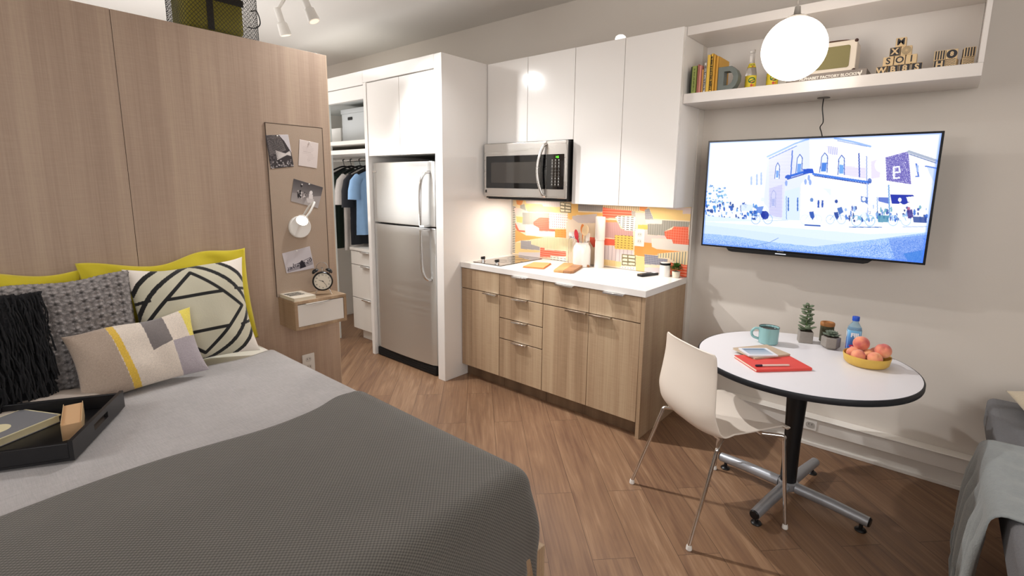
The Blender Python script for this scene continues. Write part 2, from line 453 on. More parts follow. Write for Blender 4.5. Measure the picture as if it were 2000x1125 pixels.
c1 = thing('base_cabinet', 'oak base cabinet under the cooktop, one tall door beside the white panel', 'cabinet', (.20, -.3, 0), group=None)
carcass(c1, .002, .399, M_oak)
slab('false_front', .004, .399, .7165, .8705, YD, M_oak, c1)
d = slab('door', .004, .399, .100, .7130, YD, M_oak, c1); tab_handle(.318, .7130, YD, d)
c2 = thing('base_cabinet', 'oak base cabinet of four stacked drawers below the cutting board', 'cabinet', (.60, -.3, 0))
carcass(c2, .401, .794, M_oak)
for z0, z1 in ((.7165, .8705), (.5505, .7130), (.396, .547), (.100, .3925)):
    d = slab('drawer', .4005, .7945, z0, z1, YD, M_oak, c2); tab_handle(.60, z1, YD, d)
c3 = thing('base_cabinet', 'widest oak base cabinet with two drawers over two doors', 'cabinet', (1.16, -.3, 0))
carcass(c3, .796, 1.512, M_oak)
for i, (x0, x1) in enumerate(((.7965, 1.158), (1.158, 1.512))):
    d = slab('drawer', x0, x1, .7165, .8705, YD, M_oak, c3); tab_handle((x0+x1)/2, .8705, YD, d, .14)
    d = slab('door', x0, x1, .100, .7130, YD, M_oak, c3); tab_handle(1.068 if i == 0 else 1.245, .7130, YD, d, .15)
part('end_panel', box(BM(), 1.5125, 1.5365, YD, -.002, 0, .8735), M_oak, c3, bevel=.0015, segs=1)
single('worktop', box(BM(), .0006, 1.540, -.590, -.0015, .874, .914), M_counter, 'white square-edged worktop along the oak base cabinets', 'countertop', (.77, -.3, .874), bevel=.002)

# patterned splashback
def pal(s): return hx(s)
def splash():
    Q = [(118,108),(1822,172),(1772,826),(118,632)]
    p = Pic(640, 190, pal('#eed9bc'), Q)
    # the drawing follows the wallpaper: blocks of colour filled with ticks, dashes and grids
    def P(pts, c, kind=None, c2=None, **k):
        M = p.poly(pts, pal(c))
        if kind: p.tex(M, kind, pal(c2), **k)
    P([(118,108),(1822,172),(1822,240),(118,200)], '#e9cfa4')
    P([(150,112),(222,115),(200,165),(158,152)], '#ef9a5c')
    P([(190,160),(232,150),(255,230),(190,228)], '#a9a59b', 'v', '#8d8a82', px=4, fx=.3)
    P([(225,112),(590,126),(590,228),(262,225)], '#eecf90')
    P([(240,112),(582,126),(582,178),(420,172),(400,150),(250,145)], '#dccbc6', 'v', '#b9a9a4', px=7, fx=.18)
    P([(684,140),(760,150),(755,225),(990,232),(990,262),(740,252),(690,300),(640,280)], '#f0c06f')
    P([(700,262),(935,240),(935,330),(740,330),(700,300)], '#cfc0bb')
    P([(930,150),(1345,168),(1345,216),(1265,212),(1060,190),(930,170)], '#e7cda4', 'v', '#9c927d', px=7, fx=.3)
    P([(755,148),(990,160),(990,222),(755,212)], '#79767a', 'grid', '#bdb4a8', px=4, py=4, fx=.25, fy=.25)
    P([(1340,168),(1418,172),(1392,218),(1340,205)], '#ee9a5a')
    P([(990,178),(1060,190),(1265,212),(1268,256),(1112,262),(1112,285),(990,280)], '#ee6d50', 'h', '#f6a68f', py=8, fy=.2)
    P([(1265,212),(1302,215),(1302,268),(1265,262)], '#b3aca3')
    P([(1300,228),(1390,232),(1390,370),(1300,345)], '#e3cbc4')
    P([(1390,200),(1430,188),(1472,290),(1393,292)], '#98969a', 'dots', '#c9c6c6', px=5, py=5, fx=.5, fy=.4)
    P([(1430,176),(1822,178),(1822,302),(1472,286)], '#ecca88')
    P([(1560,176),(1822,182),(1822,240),(1745,238),(1745,206),(1600,192)], '#d8c7c2')
    P([(1000,322),(1132,318),(1162,380),(1278,402),(1278,450),(1105,446),(1105,475),(1000,462)], '#cba19c', 'v', '#b3847f', px=6, fx=.2)
    P([(1000,296),(1120,302),(1132,320),(1000,322)], '#f0a065')
    P([(1110,262),(1300,268),(1300,402),(1200,396),(1150,340)], '#f8ede0', 'dots', '#3c3938', px=14, py=6, fx=.65, fy=.4)
    P([(1395,292),(1552,300),(1552,334),(1395,330)], '#e8d8cf')
    P([(1552,298),(1810,312),(1800,362),(1660,356),(1575,402),(1575,442),(1415,436),(1415,334),(1552,334)], '#a6a399', 'v', '#8e8c84', px=7, fx=.25)
    P([(1325,342),(1416,345),(1416,388),(1325,378)], '#f0bf66')
    P([(1380,386),(1416,388),(1416,440),(1575,442),(1600,470),(1450,470),(1450,515),(1375,508)], '#dcc9c3')
    P([(1575,402),(1640,386),(1662,356),(1797,362),(1797,527),(1652,516),(1640,482),(1600,482),(1575,440)], '#ec6a4c', 'grid', '#f3937b', px=7, py=7, fx=.15, fy=.15)
    P([(1452,470),(1642,478),(1652,516),(1797,527),(1797,582),(1500,566),(1455,546)], '#e4dcd2')
    P([(1290,545),(1372,508),(1452,514),(1456,550),(1500,570),(1735,590),(1600,602),(1510,612),(1505,628),(1385,622),(1385,642),(1290,630)], '#f09c52')
    P([(1105,440),(1278,450),(1282,582),(1105,570)], '#eec163', 'dots', '#7a6a3e', px=12, py=7, fx=.5, fy=.25)
    P([(1000,474),(1105,480),(1105,542),(1000,535)], '#e8644c'); P([(865,462),(1000,474),(1000,535),(900,560),(865,500)], '#e8644c')
    P([(1000,540),(1105,545),(1105,572),(1282,582),(1282,640),(1170,622),(1165,692),(1000,670)], '#ddcdcb', 'v', '#b4a4a6', px=13, fx=.16)
    for q in ([(1172,618),(1302,630),(1302,732),(1172,724)], [(580,128),(688,145),(688,234),(580,226)]):
        P(q, '#7d7457')
        (x0, y0), (x1, y1), (x2, y2), (x3, y3) = q
        for j in range(3):
            for a, e in ((.06, .40), (.48, .94)):
                def at(s, t): return ((x0+(x1-x0)*s)*(1-t)+(x3+(x2-x3)*s)*t, (y0+(y1-y0)*s)*(1-t)+(y3+(y2-y3)*s)*t)
                t0 = .08+j*.32; P([at(a,t0), at(e,t0), at(e,t0+.19), at(a,t0+.19)], '#f3e6c6')
    P([(1304,636),(1385,644),(1385,735),(1510,750),(1480,790),(1304,772)], '#f3cd8c')
    P([(1510,612),(1782,590),(1780,722),(1690,702),(1610,652),(1510,650)], '#ecd3a2', 'v', '#8f8f86', px=8, fx=.35)
    P([(1385,620),(1510,630),(1510,655),(1600,662),(1600,722),(1385,712)], '#6c6d7e', 'grid', '#b8b6bd', px=5, py=5, fx=.25, fy=.25)
    P([(1600,690),(1780,715),(1772,826),(1600,800)], '#e9623f', 'h', '#f3a589', py=8, fy=.22)
    P([(985,668),(1165,692),(1165,742),(985,722)], '#efd196', 'v', '#d8b878', px=6, fx=.2)
    P([(1150,735),(1304,740),(1304,790),(1150,770)], '#f7ece2', 'dots', '#e08b84', px=9, py=5, fx=.3, fy=.5)
    P([(1385,740),(1600,745),(1600,800),(1385,785)], '#ddd2d2')
    # left part
    P([(118,170),(146,170),(146,620),(118,620)], '#f5ead9', 'dots', '#4d4744', px=30, py=6, fx=.9, fy=.45)
    P([(130,186),(190,190),(300,235),(300,258),(210,262),(146,260)], '#e7cfc4')
    P([(150,268),(216,275),(212,332),(160,322)], '#f2c37c')
    P([(215,232),(478,236),(478,285),(380,280),(322,345),(215,345)], '#a6a39a', 'v', '#8e8c85', px=6, fx=.25)
    P([(146,325),(215,345),(320,350),(375,380),(240,372),(240,410),(180,402)], '#e3cdc6')
    P([(322,322),(378,280),(475,282),(475,386),(532,392),(532,412),(380,408),(375,378),(322,350)], '#ea6450', 'grid', '#f08e7c', px=6, py=6, fx=.18, fy=.18)
    P([(475,236),(655,242),(650,382),(475,376)], '#fbf2ea', 'dots', '#c54848', px=8, py=8, fx=.3, fy=.5)
    P([(240,362),(375,380),(380,408),(532,414),(532,462),(250,450)], '#e6dfd7')
    P([(146,330),(182,400),(242,406),(242,422),(170,418),(146,380)], '#ea6d52')
    P([(146,395),(250,450),(432,470),(430,486),(200,500),(146,518)], '#f1a45c')
    P([(532,390),(640,390),(640,472),(532,466)], '#f2a055', 'dots', '#c97b35', px=14, py=7, fx=.7, fy=.2)
    P([(640,330),(700,290),(760,330),(800,380),(860,400),(865,560),(700,600),(640,560)], '#ecd9c4')
    P([(290,490),(440,468),(700,482),(700,592),(430,572),(300,535)], '#f0dfb4', 'v', '#b7ae93', px=6, fx=.35)
    P([(200,500),(302,506),(302,536),(385,560),(385,592),(200,580)], '#89868a', 'grid', '#b3aeae', px=4, py=4, fx=.25, fy=.25)
    P([(390,562),(432,566),(432,586),(640,600),(640,645),(520,662),(390,656)], '#ea6a50', 'h', '#f5a896', py=7, fy=.22)
    P([(490,642),(640,655),(640,694),(490,682)], '#fbf3e6', 'dots', '#77716a', px=14, py=7, fx=.7, fy=.3)
    P([(146,520),(200,520),(200,580),(385,596),(385,612),(180,624),(146,622)], '#f6cf93')
    P([(180,612),(390,612),(390,662),(180,645)], '#ddd3d3')
    return p
sp = splash()
o = single('splashback', picture_plane(sp, (.0205, -.004, 1.375), (1.5185, 0, 0), (0, 0, -.459)), vcol('patterned_wallpaper', .35),
           'splashback of orange, grey and yellow patchwork print behind the worktop', 'splashback', (.78, -.004, .916))
o.modifiers.new('thick', 'SOLIDIFY').thickness = .003

def duplex(name, label, xc, zc, plane, root_loc):
    t = thing(name, label, 'outlet', root_loc)
    return t
t = thing('wall_outlet', 'white double socket on the patterned splashback above the remote', 'outlet', (1.19, -.0055, 1.148))
part('cover_plate', prism(BM(), rrect(.072, .116, .004, cx=1.19, cy=1.148), .0035, frame((0, -.0055, 0), (1,0,0), (0,0,1))), M_plateW, t, bevel=.001)
M_sockw = mat('socket_white', '#dcd8d2', .3)
for dz in (-.024, .024):
    f = part('socket_face', prism(BM(), rrect(.034, .030, .012, cx=1.19, cy=1.148+dz), .0015, frame((0, -.0092, 0), (1,0,0), (0,0,1))), M_sockw, t)
    for dx in (-.007, .007): part('slot', box(BM(), 1.19+dx-.001, 1.19+dx+.001, -.0115, -.0108, 1.148+dz-.003, 1.148+dz+.006), M_black, f)

# wall cabinets
YU = -.297
w1 = thing('wall_cabinet', 'short two-door white gloss wall cabinet above the microwave', 'cabinet', (.40, -.15, 1.81))
part('carcass', box(BM(), .0006, .8075, -.277, -.0005, 1.8095, 2.3985), M_white, w1)
for x0, x1 in ((.003, .4025), (.4025, .808)): slab('door', x0, x1, 1.8085, 2.3985, YU, M_white, w1)
w2 = thing('wall_cabinet', 'tall two-door white gloss wall cabinet right of the microwave', 'cabinet', (1.18, -.15, 1.375))
part('carcass', box(BM(), .8085, 1.5455, -.277, -.0005, 1.3755, 2.3985), M_white, w2)
for x0, x1 in ((.8085, 1.1742), (1.1742, 1.5455)): slab('door', x0, x1, 1.3755, 2.3985, YU, M_white, w2)

# round lamp standing on the wall cabinets, its top just showing
b = lathe(BM(), [(.034, 2.3990), (.034, 2.408), (.030, 2.420), (.019, 2.428), (.005, 2.4305)], 28, (1.118, -.262, 0))
single('puck_lamp', b, mat('puck_lamp_white', '#fbfaf6', .4, emit='#fff6ea', estr=1.2), 'small white domed puck lamp on top of the tall wall cabinet', 'lamp', (1.118, -.262, 2.399))

# microwave
mw = thing('microwave', 'stainless steel over-range microwave mounted under the short wall cabinet', 'microwave', (.41, -.2, 1.395))
X0, X1, Z0, Z1, YM = .030, .800, 1.398, 1.803, -.36
part('housing', box(BM(), X0+.004, X1-.004, -.338, -.001, Z0, Z1), M_black, mw)
b = BM(); box(b, X0, .6295, YM, -.338, Z0+.012, Z1)
part('door', b, M_steel2, mw, bevel=.004)
b = BM(); box(b, .6305, X1, YM, -.338, Z0+.012, Z1)
part('control_panel', b, M_steel2, mw, bevel=.004)
dr = [o for o in bpy.data.objects if o.parent == mw and o.name.startswith('door')][0]
cp = [o for o in bpy.data.objects if o.parent == mw and o.name.startswith('control')][0]
part('door_glass', prism(BM(), rrect(.575, .238, .006, cx=.3415, cy=1.592), .002, frame((0, YM, 0), (1,0,0), (0,0,1))), M_glassb, dr)
part('window_screen', prism(BM(), rrect(.475, .150, .004, cx=.345, cy=1.588), .0006, frame((0, YM-.0021, 0), (1,0,0), (0,0,1))), mat('oven_window', '#3b3733', .22, coat=.6), dr)
part('keypad', prism(BM(), rrect(.150, .238, .004, cx=.708, cy=1.592), .002, frame((0, YM, 0), (1,0,0), (0,0,1))), M_glassb, cp)
b = BM()
for j in range(9):
    for i in range(3):
        if 3 <= j <= 5: text_into(b, '123456789'[(j-3)*3+i], .011, frame((.684+i*.028, YM-.0023, 1.672-j*.0205), (1,0,0), (0,0,1)), .0002)
        else: box(b, .680+i*.028, .688+i*.028, YM-.0025, YM-.0022, 1.669-j*.0205, 1.675-j*.0205)
        box(b, .677+i*.028, .691+i*.028, YM-.0025, YM-.0022, 1.662-j*.0205, 1.6635-j*.0205)
part('key_legend', b, mat('key_print', '#b9b6b0', .5), cp)
part('clock_display', text_into(BM(), 'N5', .021, frame((.727, YM-.0023, 1.691), (1,0,0), (0,0,1)), .0002, .0006), mat('green_led', '#5bd12a', .5, emit='#62e02e', estr=.9), cp)
part('maker_badge', box(BM(), X0+.014, X0+.030, YM-.0012, YM, Z0+.040, Z0+.062), mat('badge_black', '#1c1a1a', .3), dr)
b = BM(); pts = [(.640+.0, YM-.0, 1.780), (.628, YM-.018, 1.765), (.606, YM-.034, 1.69), (.596, YM-.040, 1.60), (.606, YM-.034, 1.51), (.626, YM-.018, 1.438), (.638, YM-.0, 1.424)]
tube(b, [(x-.012, y, z) for x, y, z in smooth_path(pts, 5)], .011, 12)
part('handle', b, M_steel2, mw)
part('vent_grille', box(BM(), X0+.03, X1-.02, -.345, -.05, Z0-.006, Z0-.0005), M_blackm, mw)

# cooktop
ck = thing('cooktop', 'black glass two-burner cooktop set in the left end of the worktop', 'cooktop', (.225, -.29, .9145))
part('glass_top', prism(BM(), rrect(.285, .50, .008, cx=.2235, cy=-.285), .005, Matrix.Translation((0, 0, .9142))), mat('cooktop_glass', '#1b1713', .04, coat=1), ck, bevel=.001)
b = BM()
for cy, r in ((-.17, .085), (-.36, .065)):
    for rr in (r, r*.55):
        tube(b, [(.2235+rr*math.cos(2*PI*i/40), cy+rr*math.sin(2*PI*i/40), .9194) for i in range(40)], .0007, 4, closed=True)
part('burner_ring', b, mat('burner_print', '#6c655c', .4), ck)
for kx, ky in ((.118, -.462), (.300, -.500)):
    b = BM(); lathe(b, [(.020, .9193), (.020, .922), (.015, .924), (.015, .934), (.013, .936)], 24, (kx, ky, 0))
    kn = part('control_knob', b, M_chrome, ck)
    part('knob_cap', box(lathe(BM(), [(.017, .9362), (.018, .946), (.016, .949)], 24, (kx, ky, 0)), kx-.0035, kx+.0035, ky-.020, ky+.020, .949, .954), M_black, kn)

# ---------------------------------------------------------------- refrigerator in its white surround
YP = -.754
sr = thing('fridge_surround', 'tall white gloss side panels and top fascia framing the refrigerator', 'cabinet', (-.49, -.38, 0))
part('side_panel', box(BM(), -.080, -.0005, YP, -.0005, 0, 2.3985), M_white, sr, bevel=.002)
part('side_panel', box(BM(), -.968, -.926, YP, -.0005, 0, 2.3035), M_white, sr, bevel=.002)
part('fascia', box(BM(), -.968, -.0805, YP, -.04, 2.3045, 2.3985), M_white, sr, bevel=.002)
fc = thing('wall_cabinet', 'two-door white gloss cabinet directly above the refrigerator', 'cabinet', (-.5, -.38, 1.72))
part('carcass', box(BM(), -.9255, -.0805, -.728, -.001, 1.7205, 2.3035), M_whitem, fc)
for x0, x1 in ((-.924, -.497), (-.497, -.083)): slab('door', x0, x1, 1.7165, 2.2985, -.748, M_white, fc)

fr = thing('refrigerator', 'stainless steel top-freezer refrigerator between the white panels', 'refrigerator', (-.52, -.38, 0))
part('cabinet_body', box(BM(), -.908, -.128, -.672, -.03, .02, 1.665), mat('fridge_side_grey', '#3a3735', .45), fr, bevel=.003)
def fridge_door(z0, z1):
    b = BM(); pts = []
    xa, xb = -.912, -.124; n = 22
    for i in range(n+1):
        u = i/n; x = xa+(xb-xa)*u; e = min(u, 1-u)*2
        y = -.735 - .014*(1-(1-e)**2) 
        pts.append((x, y))
    pts = [(xa, -.678)] + [(xa, -.722)] + pts[1:-1] + [(xb, -.722)] + [(xb, -.678)]
    prism(b, pts, z1-z0, None, 0, z0); return b
dF = part('freezer_door', fridge_door(1.178, 1.664), M_steel, fr, ang=60, bevel=.004)
dR = part('fridge_door', fridge_door(.082, 1.166), M_steel, fr, ang=60, bevel=.004)
b = BM(); tube(b, smooth_path([(-.166, -.742, 1.585), (-.172, -.770, 1.580), (-.186, -.792, 1.545), (-.200, -.800, 1.46), (-.203, -.802, 1.32), (-.203, -.802, 1.19)], 6), .011, 14)
box(b, -.212, -.160, -.805, -.745, 1.180, 1.192)
part('handle', b, M_chrome, dF)
b = BM(); tube(b, smooth_path([(-.166, -.742, .770), (-.172, -.770, .776), (-.186, -.792, .812), (-.200, -.800, .90), (-.203, -.802, 1.02), (-.203, -.802, 1.155)], 6), .011, 14)
box(b, -.212, -.160, -.805, -.745, 1.152, 1.164)
part('handle', b, M_chrome, dR)
part('maker_badge', box(BM(), -.885, -.835, -.7435, -.7415, 1.585, 1.598), M_chrome, dF)
b = BM(); box(b, -.905, -.130, -.735, -.671, .006, .074)
for i in range(3): box(b, -.90, -.135, -.739, -.735, .018+i*.018, .026+i*.018)
part('kick_grille', b, M_blackm, fr)
for x in (-.87, -.17):
    for y in (-.62, -.09): part('foot', lathe(BM(), [(.018, 0), (.018, .0195)], 12, (x, y, 0)), M_blackm, fr)

# ---------------------------------------------------------------- open wardrobe left of the refrigerator
cl = thing('wardrobe', 'tall white open wardrobe left of the refrigerator, partly behind the headboard panel', 'wardrobe', (-1.9, -.38, 0))
part('side_panel', box(BM(), -2.36, -2.32, YP, -.0005, 0, 2.3985), M_whitem, cl)
part('divider_panel', box(BM(), -1.62, -1.575, YP, -.70, 0, 2.18), mat('cool_white_laminate', '#dfe3e0', .35), cl, bevel=.002)
part('fascia', box(BM(), -2.32, -.9695, YP, -.71, 2.292, 2.3985), M_white, cl, bevel=.002)
part('fascia', box(BM(), -2.32, -.9695, YP+.006, -.71, 2.182, 2.286), M_white, cl, bevel=.002)
part('back_panel', box(BM(), -2.32, -.9695, -.022, -.001, 0, 2.3985), mat('pale_grey_board', '#bcc0bd', .5), cl)
part('top_panel', box(BM(), -2.32, -.9695, -.71, -.022, 2.20, 2.22), mat('pale_grey_board_top', '#c4c6c3', .5), cl)
part('shelf', box(BM(), -2.32, -.9695, -.735, -.022, 1.826, 1.858), M_whitem, cl, bevel=.001)
part('shelf', box(BM(), -2.32, -.9695, -.735, -.022, 1.745, 1.782), M_whitem, cl, bevel=.001)
part('hanging_rail', tube(BM(), [(-2.3195, -.42, 1.712), (-.9697, -.42, 1.712)], .0125, 14), M_chrome, cl)

ds = thing('dresser', 'white chest of drawers standing in the open wardrobe', 'dresser', (-1.25, -.33, 0))
part('carcass', box(BM(), -1.500, -.9712, -.585, -.03, .105, .868), M_whitem, ds)
part('dresser_top', box(BM(), -1.512, -.9708, -.612, -.028, .869, .895), M_whitem, ds, bevel=.001)
part('toe_kick', box(BM(), -1.44, -.9712, -.545, -.06, 0, .1045), M_whitem, ds)
for z0, z1 in ((.735, .864), (.415, .731), (.106, .411)):
    d = slab('drawer', -1.502, -.972, z0, z1, -.605, M_whitem, ds); tab_handle(-1.235, z1, -.605, d, .15)

# boxes on the wardrobe shelf
bx = thing('storage_box', 'large pale grey lidded storage box on the top wardrobe shelf', 'box', (-1.32, -.45, 1.8585))
M_bxg = mat('grey_card', '#b9bcbd', .6)
part('carton', box(BM(), -1.53, -1.10, -.62, -.25, 1.8585, 2.110), M_bxg, bx, bevel=.002)
part('lid', box(BM(), -1.536, -1.094, -.626, -.244, 2.1105, 2.150), M_bxg, bx, bevel=.002)
part('grip_hole', prism(BM(), rrect(.075, .026, .009, cx=-1.39, cy=2.065), .002, frame((0, -.6215, 0), (1,0,0), (0,0,1))), M_blackm, bx)
single('storage_box', box(BM(), -1.75, -1.560, -.62, -.40, 1.8585, 1.995), mat('white_card', '#dedcd8', .6), 'small white box left of the grey storage box on the wardrobe shelf', 'box', (-1.66, -.5, 1.8585), bevel=.003)

# clothes on hangers
def hanger(x, m, label, w=.20):
    b = BM(); y0 = -.42; zt = 1.712
    hook = [(x, y0+.016*math.cos(a), zt+.0130+.0165*math.sin(a)-.013+.0) for a in np.linspace(-.6, PI+.2, 12)]
    hook = [(x, y0+.0155*math.cos(a), zt+.0155*math.sin(a)) for a in np.linspace(0.3, PI+.6, 12)][::-1]
    hook = [(x, y0, zt-.055), (x, y0-.004, zt-.03)] + hook
    tube(b, hook, .0028, 8)
    tube(b, smooth_path([(x, y0-w, zt-.135), (x, y0-w*.5, zt-.085), (x, y0, zt-.055), (x, y0+w*.5, zt-.085), (x, y0+w, zt-.135)], 4), .008, 10)
    return single('clothes_hanger', b, M_black, label, 'hanger', (x, -.42, 1.62), group='black hangers on the wardrobe rail')
def garment(x, m, name, label, cat, zbot, sleeve, w=.22, th=.05, collar=True, sl_z=1.33, tilt=0., zt=1.70):
    t = thing(name, label, cat, (x, -.42, zbot), group=None)
    # body: a closed folded sheet, wide at the shoulders, with soft folds
    ny, nz = 40, 34; y0 = -.42
    def side(s):
        G = np.zeros((nz, ny, 3))
        for j in range(nz):
            v = j/(nz-1); z = (zt-.075) + (zbot-(zt-.075))*v
            for i in range(ny):
                u = -1+2*i/(ny-1); ww = w*(1-.10*min(1, v*4)*(1-v)*.5+.04*v)
                sh = .075*abs(u)**1.6*max(0, 1-v*1.0)
                fold = .010*math.sin(7*u+3*v+x*40)*v+.006*math.sin(15*u-2*v+x*13)*v
                e = math.sqrt(max(0, 1-u*u)); r = (.35+.65*min(1, v*5))
                G[j, i] = (x+s*(th/2*e*r+.002)+fold*(.5 if s < 0 else 1), y0+u*ww, z-sh)
        return G
    b = BM()
    A, B_ = side(1), side(-1)
    for G in (A, B_):
        vs = [[b.verts.new(G[j, i]) for i in range(ny)] for j in range(nz)]
        for j in range(nz-1):
            for i in range(ny-1): b.faces.new((vs[j][i], vs[j][i+1], vs[j+1][i+1], vs[j+1][i]))
    bmesh.ops.remove_doubles(b, verts=b.verts, dist=.0045)
    part('body', b, m, t, ang=80)
    for s in (-1, 1):
        if sleeve == 'short':
            pts = [(x, y0+s*w*.80, 1.555), (x, y0+s*w*1.02, 1.50), (x+.004, y0+s*w*1.10, 1.42), (x+.006, y0+s*w*1.12, sl_z)]; rr = [.045, .055, .060, .062]
        else:
            pts = [(x, y0+s*w*.80, 1.545), (x, y0+s*w*.98, 1.47), (x, y0+s*w*1.02, 1.30), (x, y0+s*w*1.0, 1.12), (x, y0+s*w*.98, sl_z)]; rr = [.045, .05, .045, .04, .034]
        b = BM(); tube(b, pts, rr, 14)
        for vv in b.verts: vv.co.x = x+(vv.co.x-x)*.55
        part('sleeve', b, m, t, ang=80)
    if collar:
        b = BM(); tube(b, [(x+.02*math.cos(a), y0+.055*math.sin(a), 1.625-.012*abs(math.sin(a))) for a in np.linspace(0, 2*PI, 17)[:-1]], .011, 8, closed=True)
        part('collar', b, m, t)
    return t
M_hng = M_black
cloth = lambda n, c, nz=.12: mat(n, c, .9, noise=nz, nscale=14, bump=.25, bscale=90, sheen=.1)
gs = [(-1.86, cloth('charcoal_wool', '#232a28'), 'jacket', 'charcoal jacket at the far left of the rail', 'clothing', .90, 'long', 1.0),
      (-1.73, cloth('green_wool', '#1b2a23'), 'jacket', 'deep green long coat hanging left of the white shirt', 'clothing', .86, 'long', .95),
      (-1.575, cloth('white_cotton', '#d6d0cc'), 'shirt', 'white long shirt hanging between the green coat and the black shirt', 'clothing', .86, 'short', 1.29),
      (-1.455, cloth('black_cotton', '#202127'), 'shirt', 'black shirt hanging between the white shirt and the blue shirt', 'clothing', .92, 'short', 1.27),
      (-1.345, cloth('blue_cotton', '#8fb4dd'), 'shirt', 'light blue short-sleeved shirt at the right end of the wardrobe rail', 'clothing', 1.02, 'short', 1.345)]
for i, (x, m, nm, lb, ct, zb, sl, slz) in enumerate(gs):
    t = garment(x, m, nm, lb, ct, zb, sl, w=.20, th=.05, sl_z=slz)
    hanger(x, m, 'black hanger holding the ' + lb.split(' hanging')[0].split(' at the')[0].split(' on the')[0])
# ---------------------------------------------------------------- shelf box above the television
M_shelf = mat('white_shelf_laminate', '#e6e0db', .16)
sh = thing('wall_shelf', 'long white box shelf above the television holding books and blocks', 'shelf', (2.19, -.09, 1.981))
XA, XB, YS_ = 1.5475, 2.841, -.262
part('bottom_board', box(BM(), XA, XB, YS_, .0745, 1.981, 2.035), M_shelf, sh, bevel=.0012)
part('top_board', box(BM(), XA, XB, YS_, .0745, 2.354, 2.4015), M_shelf, sh, bevel=.0012)
part('back_panel', box(BM(), XA, XB-.019, .060, .0745, 2.0352, 2.3538), M_shelf, sh)
part('end_panel', box(BM(), XB-.018, XB, YS_, .0745, 2.0352, 2.3538), M_shelf, sh)
part('cable_grommet', lathe(BM(), [(.030, 1.9775), (.030, 1.9808)], 24, (2.226, -.03, 0)), mat('grommet_grey', '#6d6863', .5), sh)
b = tube(BM(), smooth_path([(2.226, -.03, 1.977), (2.222, -.012, 1.93), (2.232, -.01, 1.86), (2.224, -.03, 1.83), (2.236, -.05, 1.80), (2.246, -.075, 1.775), (2.246, -.085, 1.76)], 6), .0028, 8)
single('power_cable', b, M_black, 'thin dark cable hanging from the shelf down to the television', 'cable', (2.23, .03, 1.772))

# ---------------------------------------------------------------- television
tv = thing('television', 'wall mounted flat television showing a blue-tinted street scene with cyclists', 'television', (2.19, 0, 1.137))
TX0, TX1, TZ0, TZ1, TY = 1.661, 2.747, 1.147, 1.774, -.120
b = BM(); box(b, TX0, TX1, TY, TY+.022, TZ0, TZ1)
part('bezel', b, mat('tv_bezel', '#15161b', .25), tv, bevel=.002)
part('rear_housing', box(BM(), TX0+.12, TX1-.12, TY+.0221, TY+.055, TZ0+.03, TZ1-.12), M_blackm, tv, bevel=.008)
part('wall_bracket', box(box(BM(), 2.10, 2.30, .060, .0745, 1.30, 1.60), 2.16, 2.24, TY+.0552, .0598, 1.38, 1.52), M_blackm, tv)
b = BM(); prism(b, [(1.815, TZ0-.0005), (1.83, TZ0-.016), (1.85, TZ0-.020), (2.50, TZ0-.020), (2.52, TZ0-.014), (2.535, TZ0-.0005)], .03, frame((0, TY+.024, 0), (1,0,0), (0,0,1)))
part('speaker_bar', b, M_black, tv, bevel=.001)
part('lettering', text_into(BM(), 'SONY', .013, frame((2.11, TY-.0005, TZ0+.0065), (1,0,0), (0,0,1)), .0003, .0003), mat('badge_silver', '#b8bcc4', .3, .6), tv)
part('status_light', box(BM(), 2.085, 2.14, TY-.0062, TY-.0055, TZ0-.010, TZ0-.006), mat('tv_light', '#cfd6e4', .4, emit='#dfe8ff', estr=.6), tv)

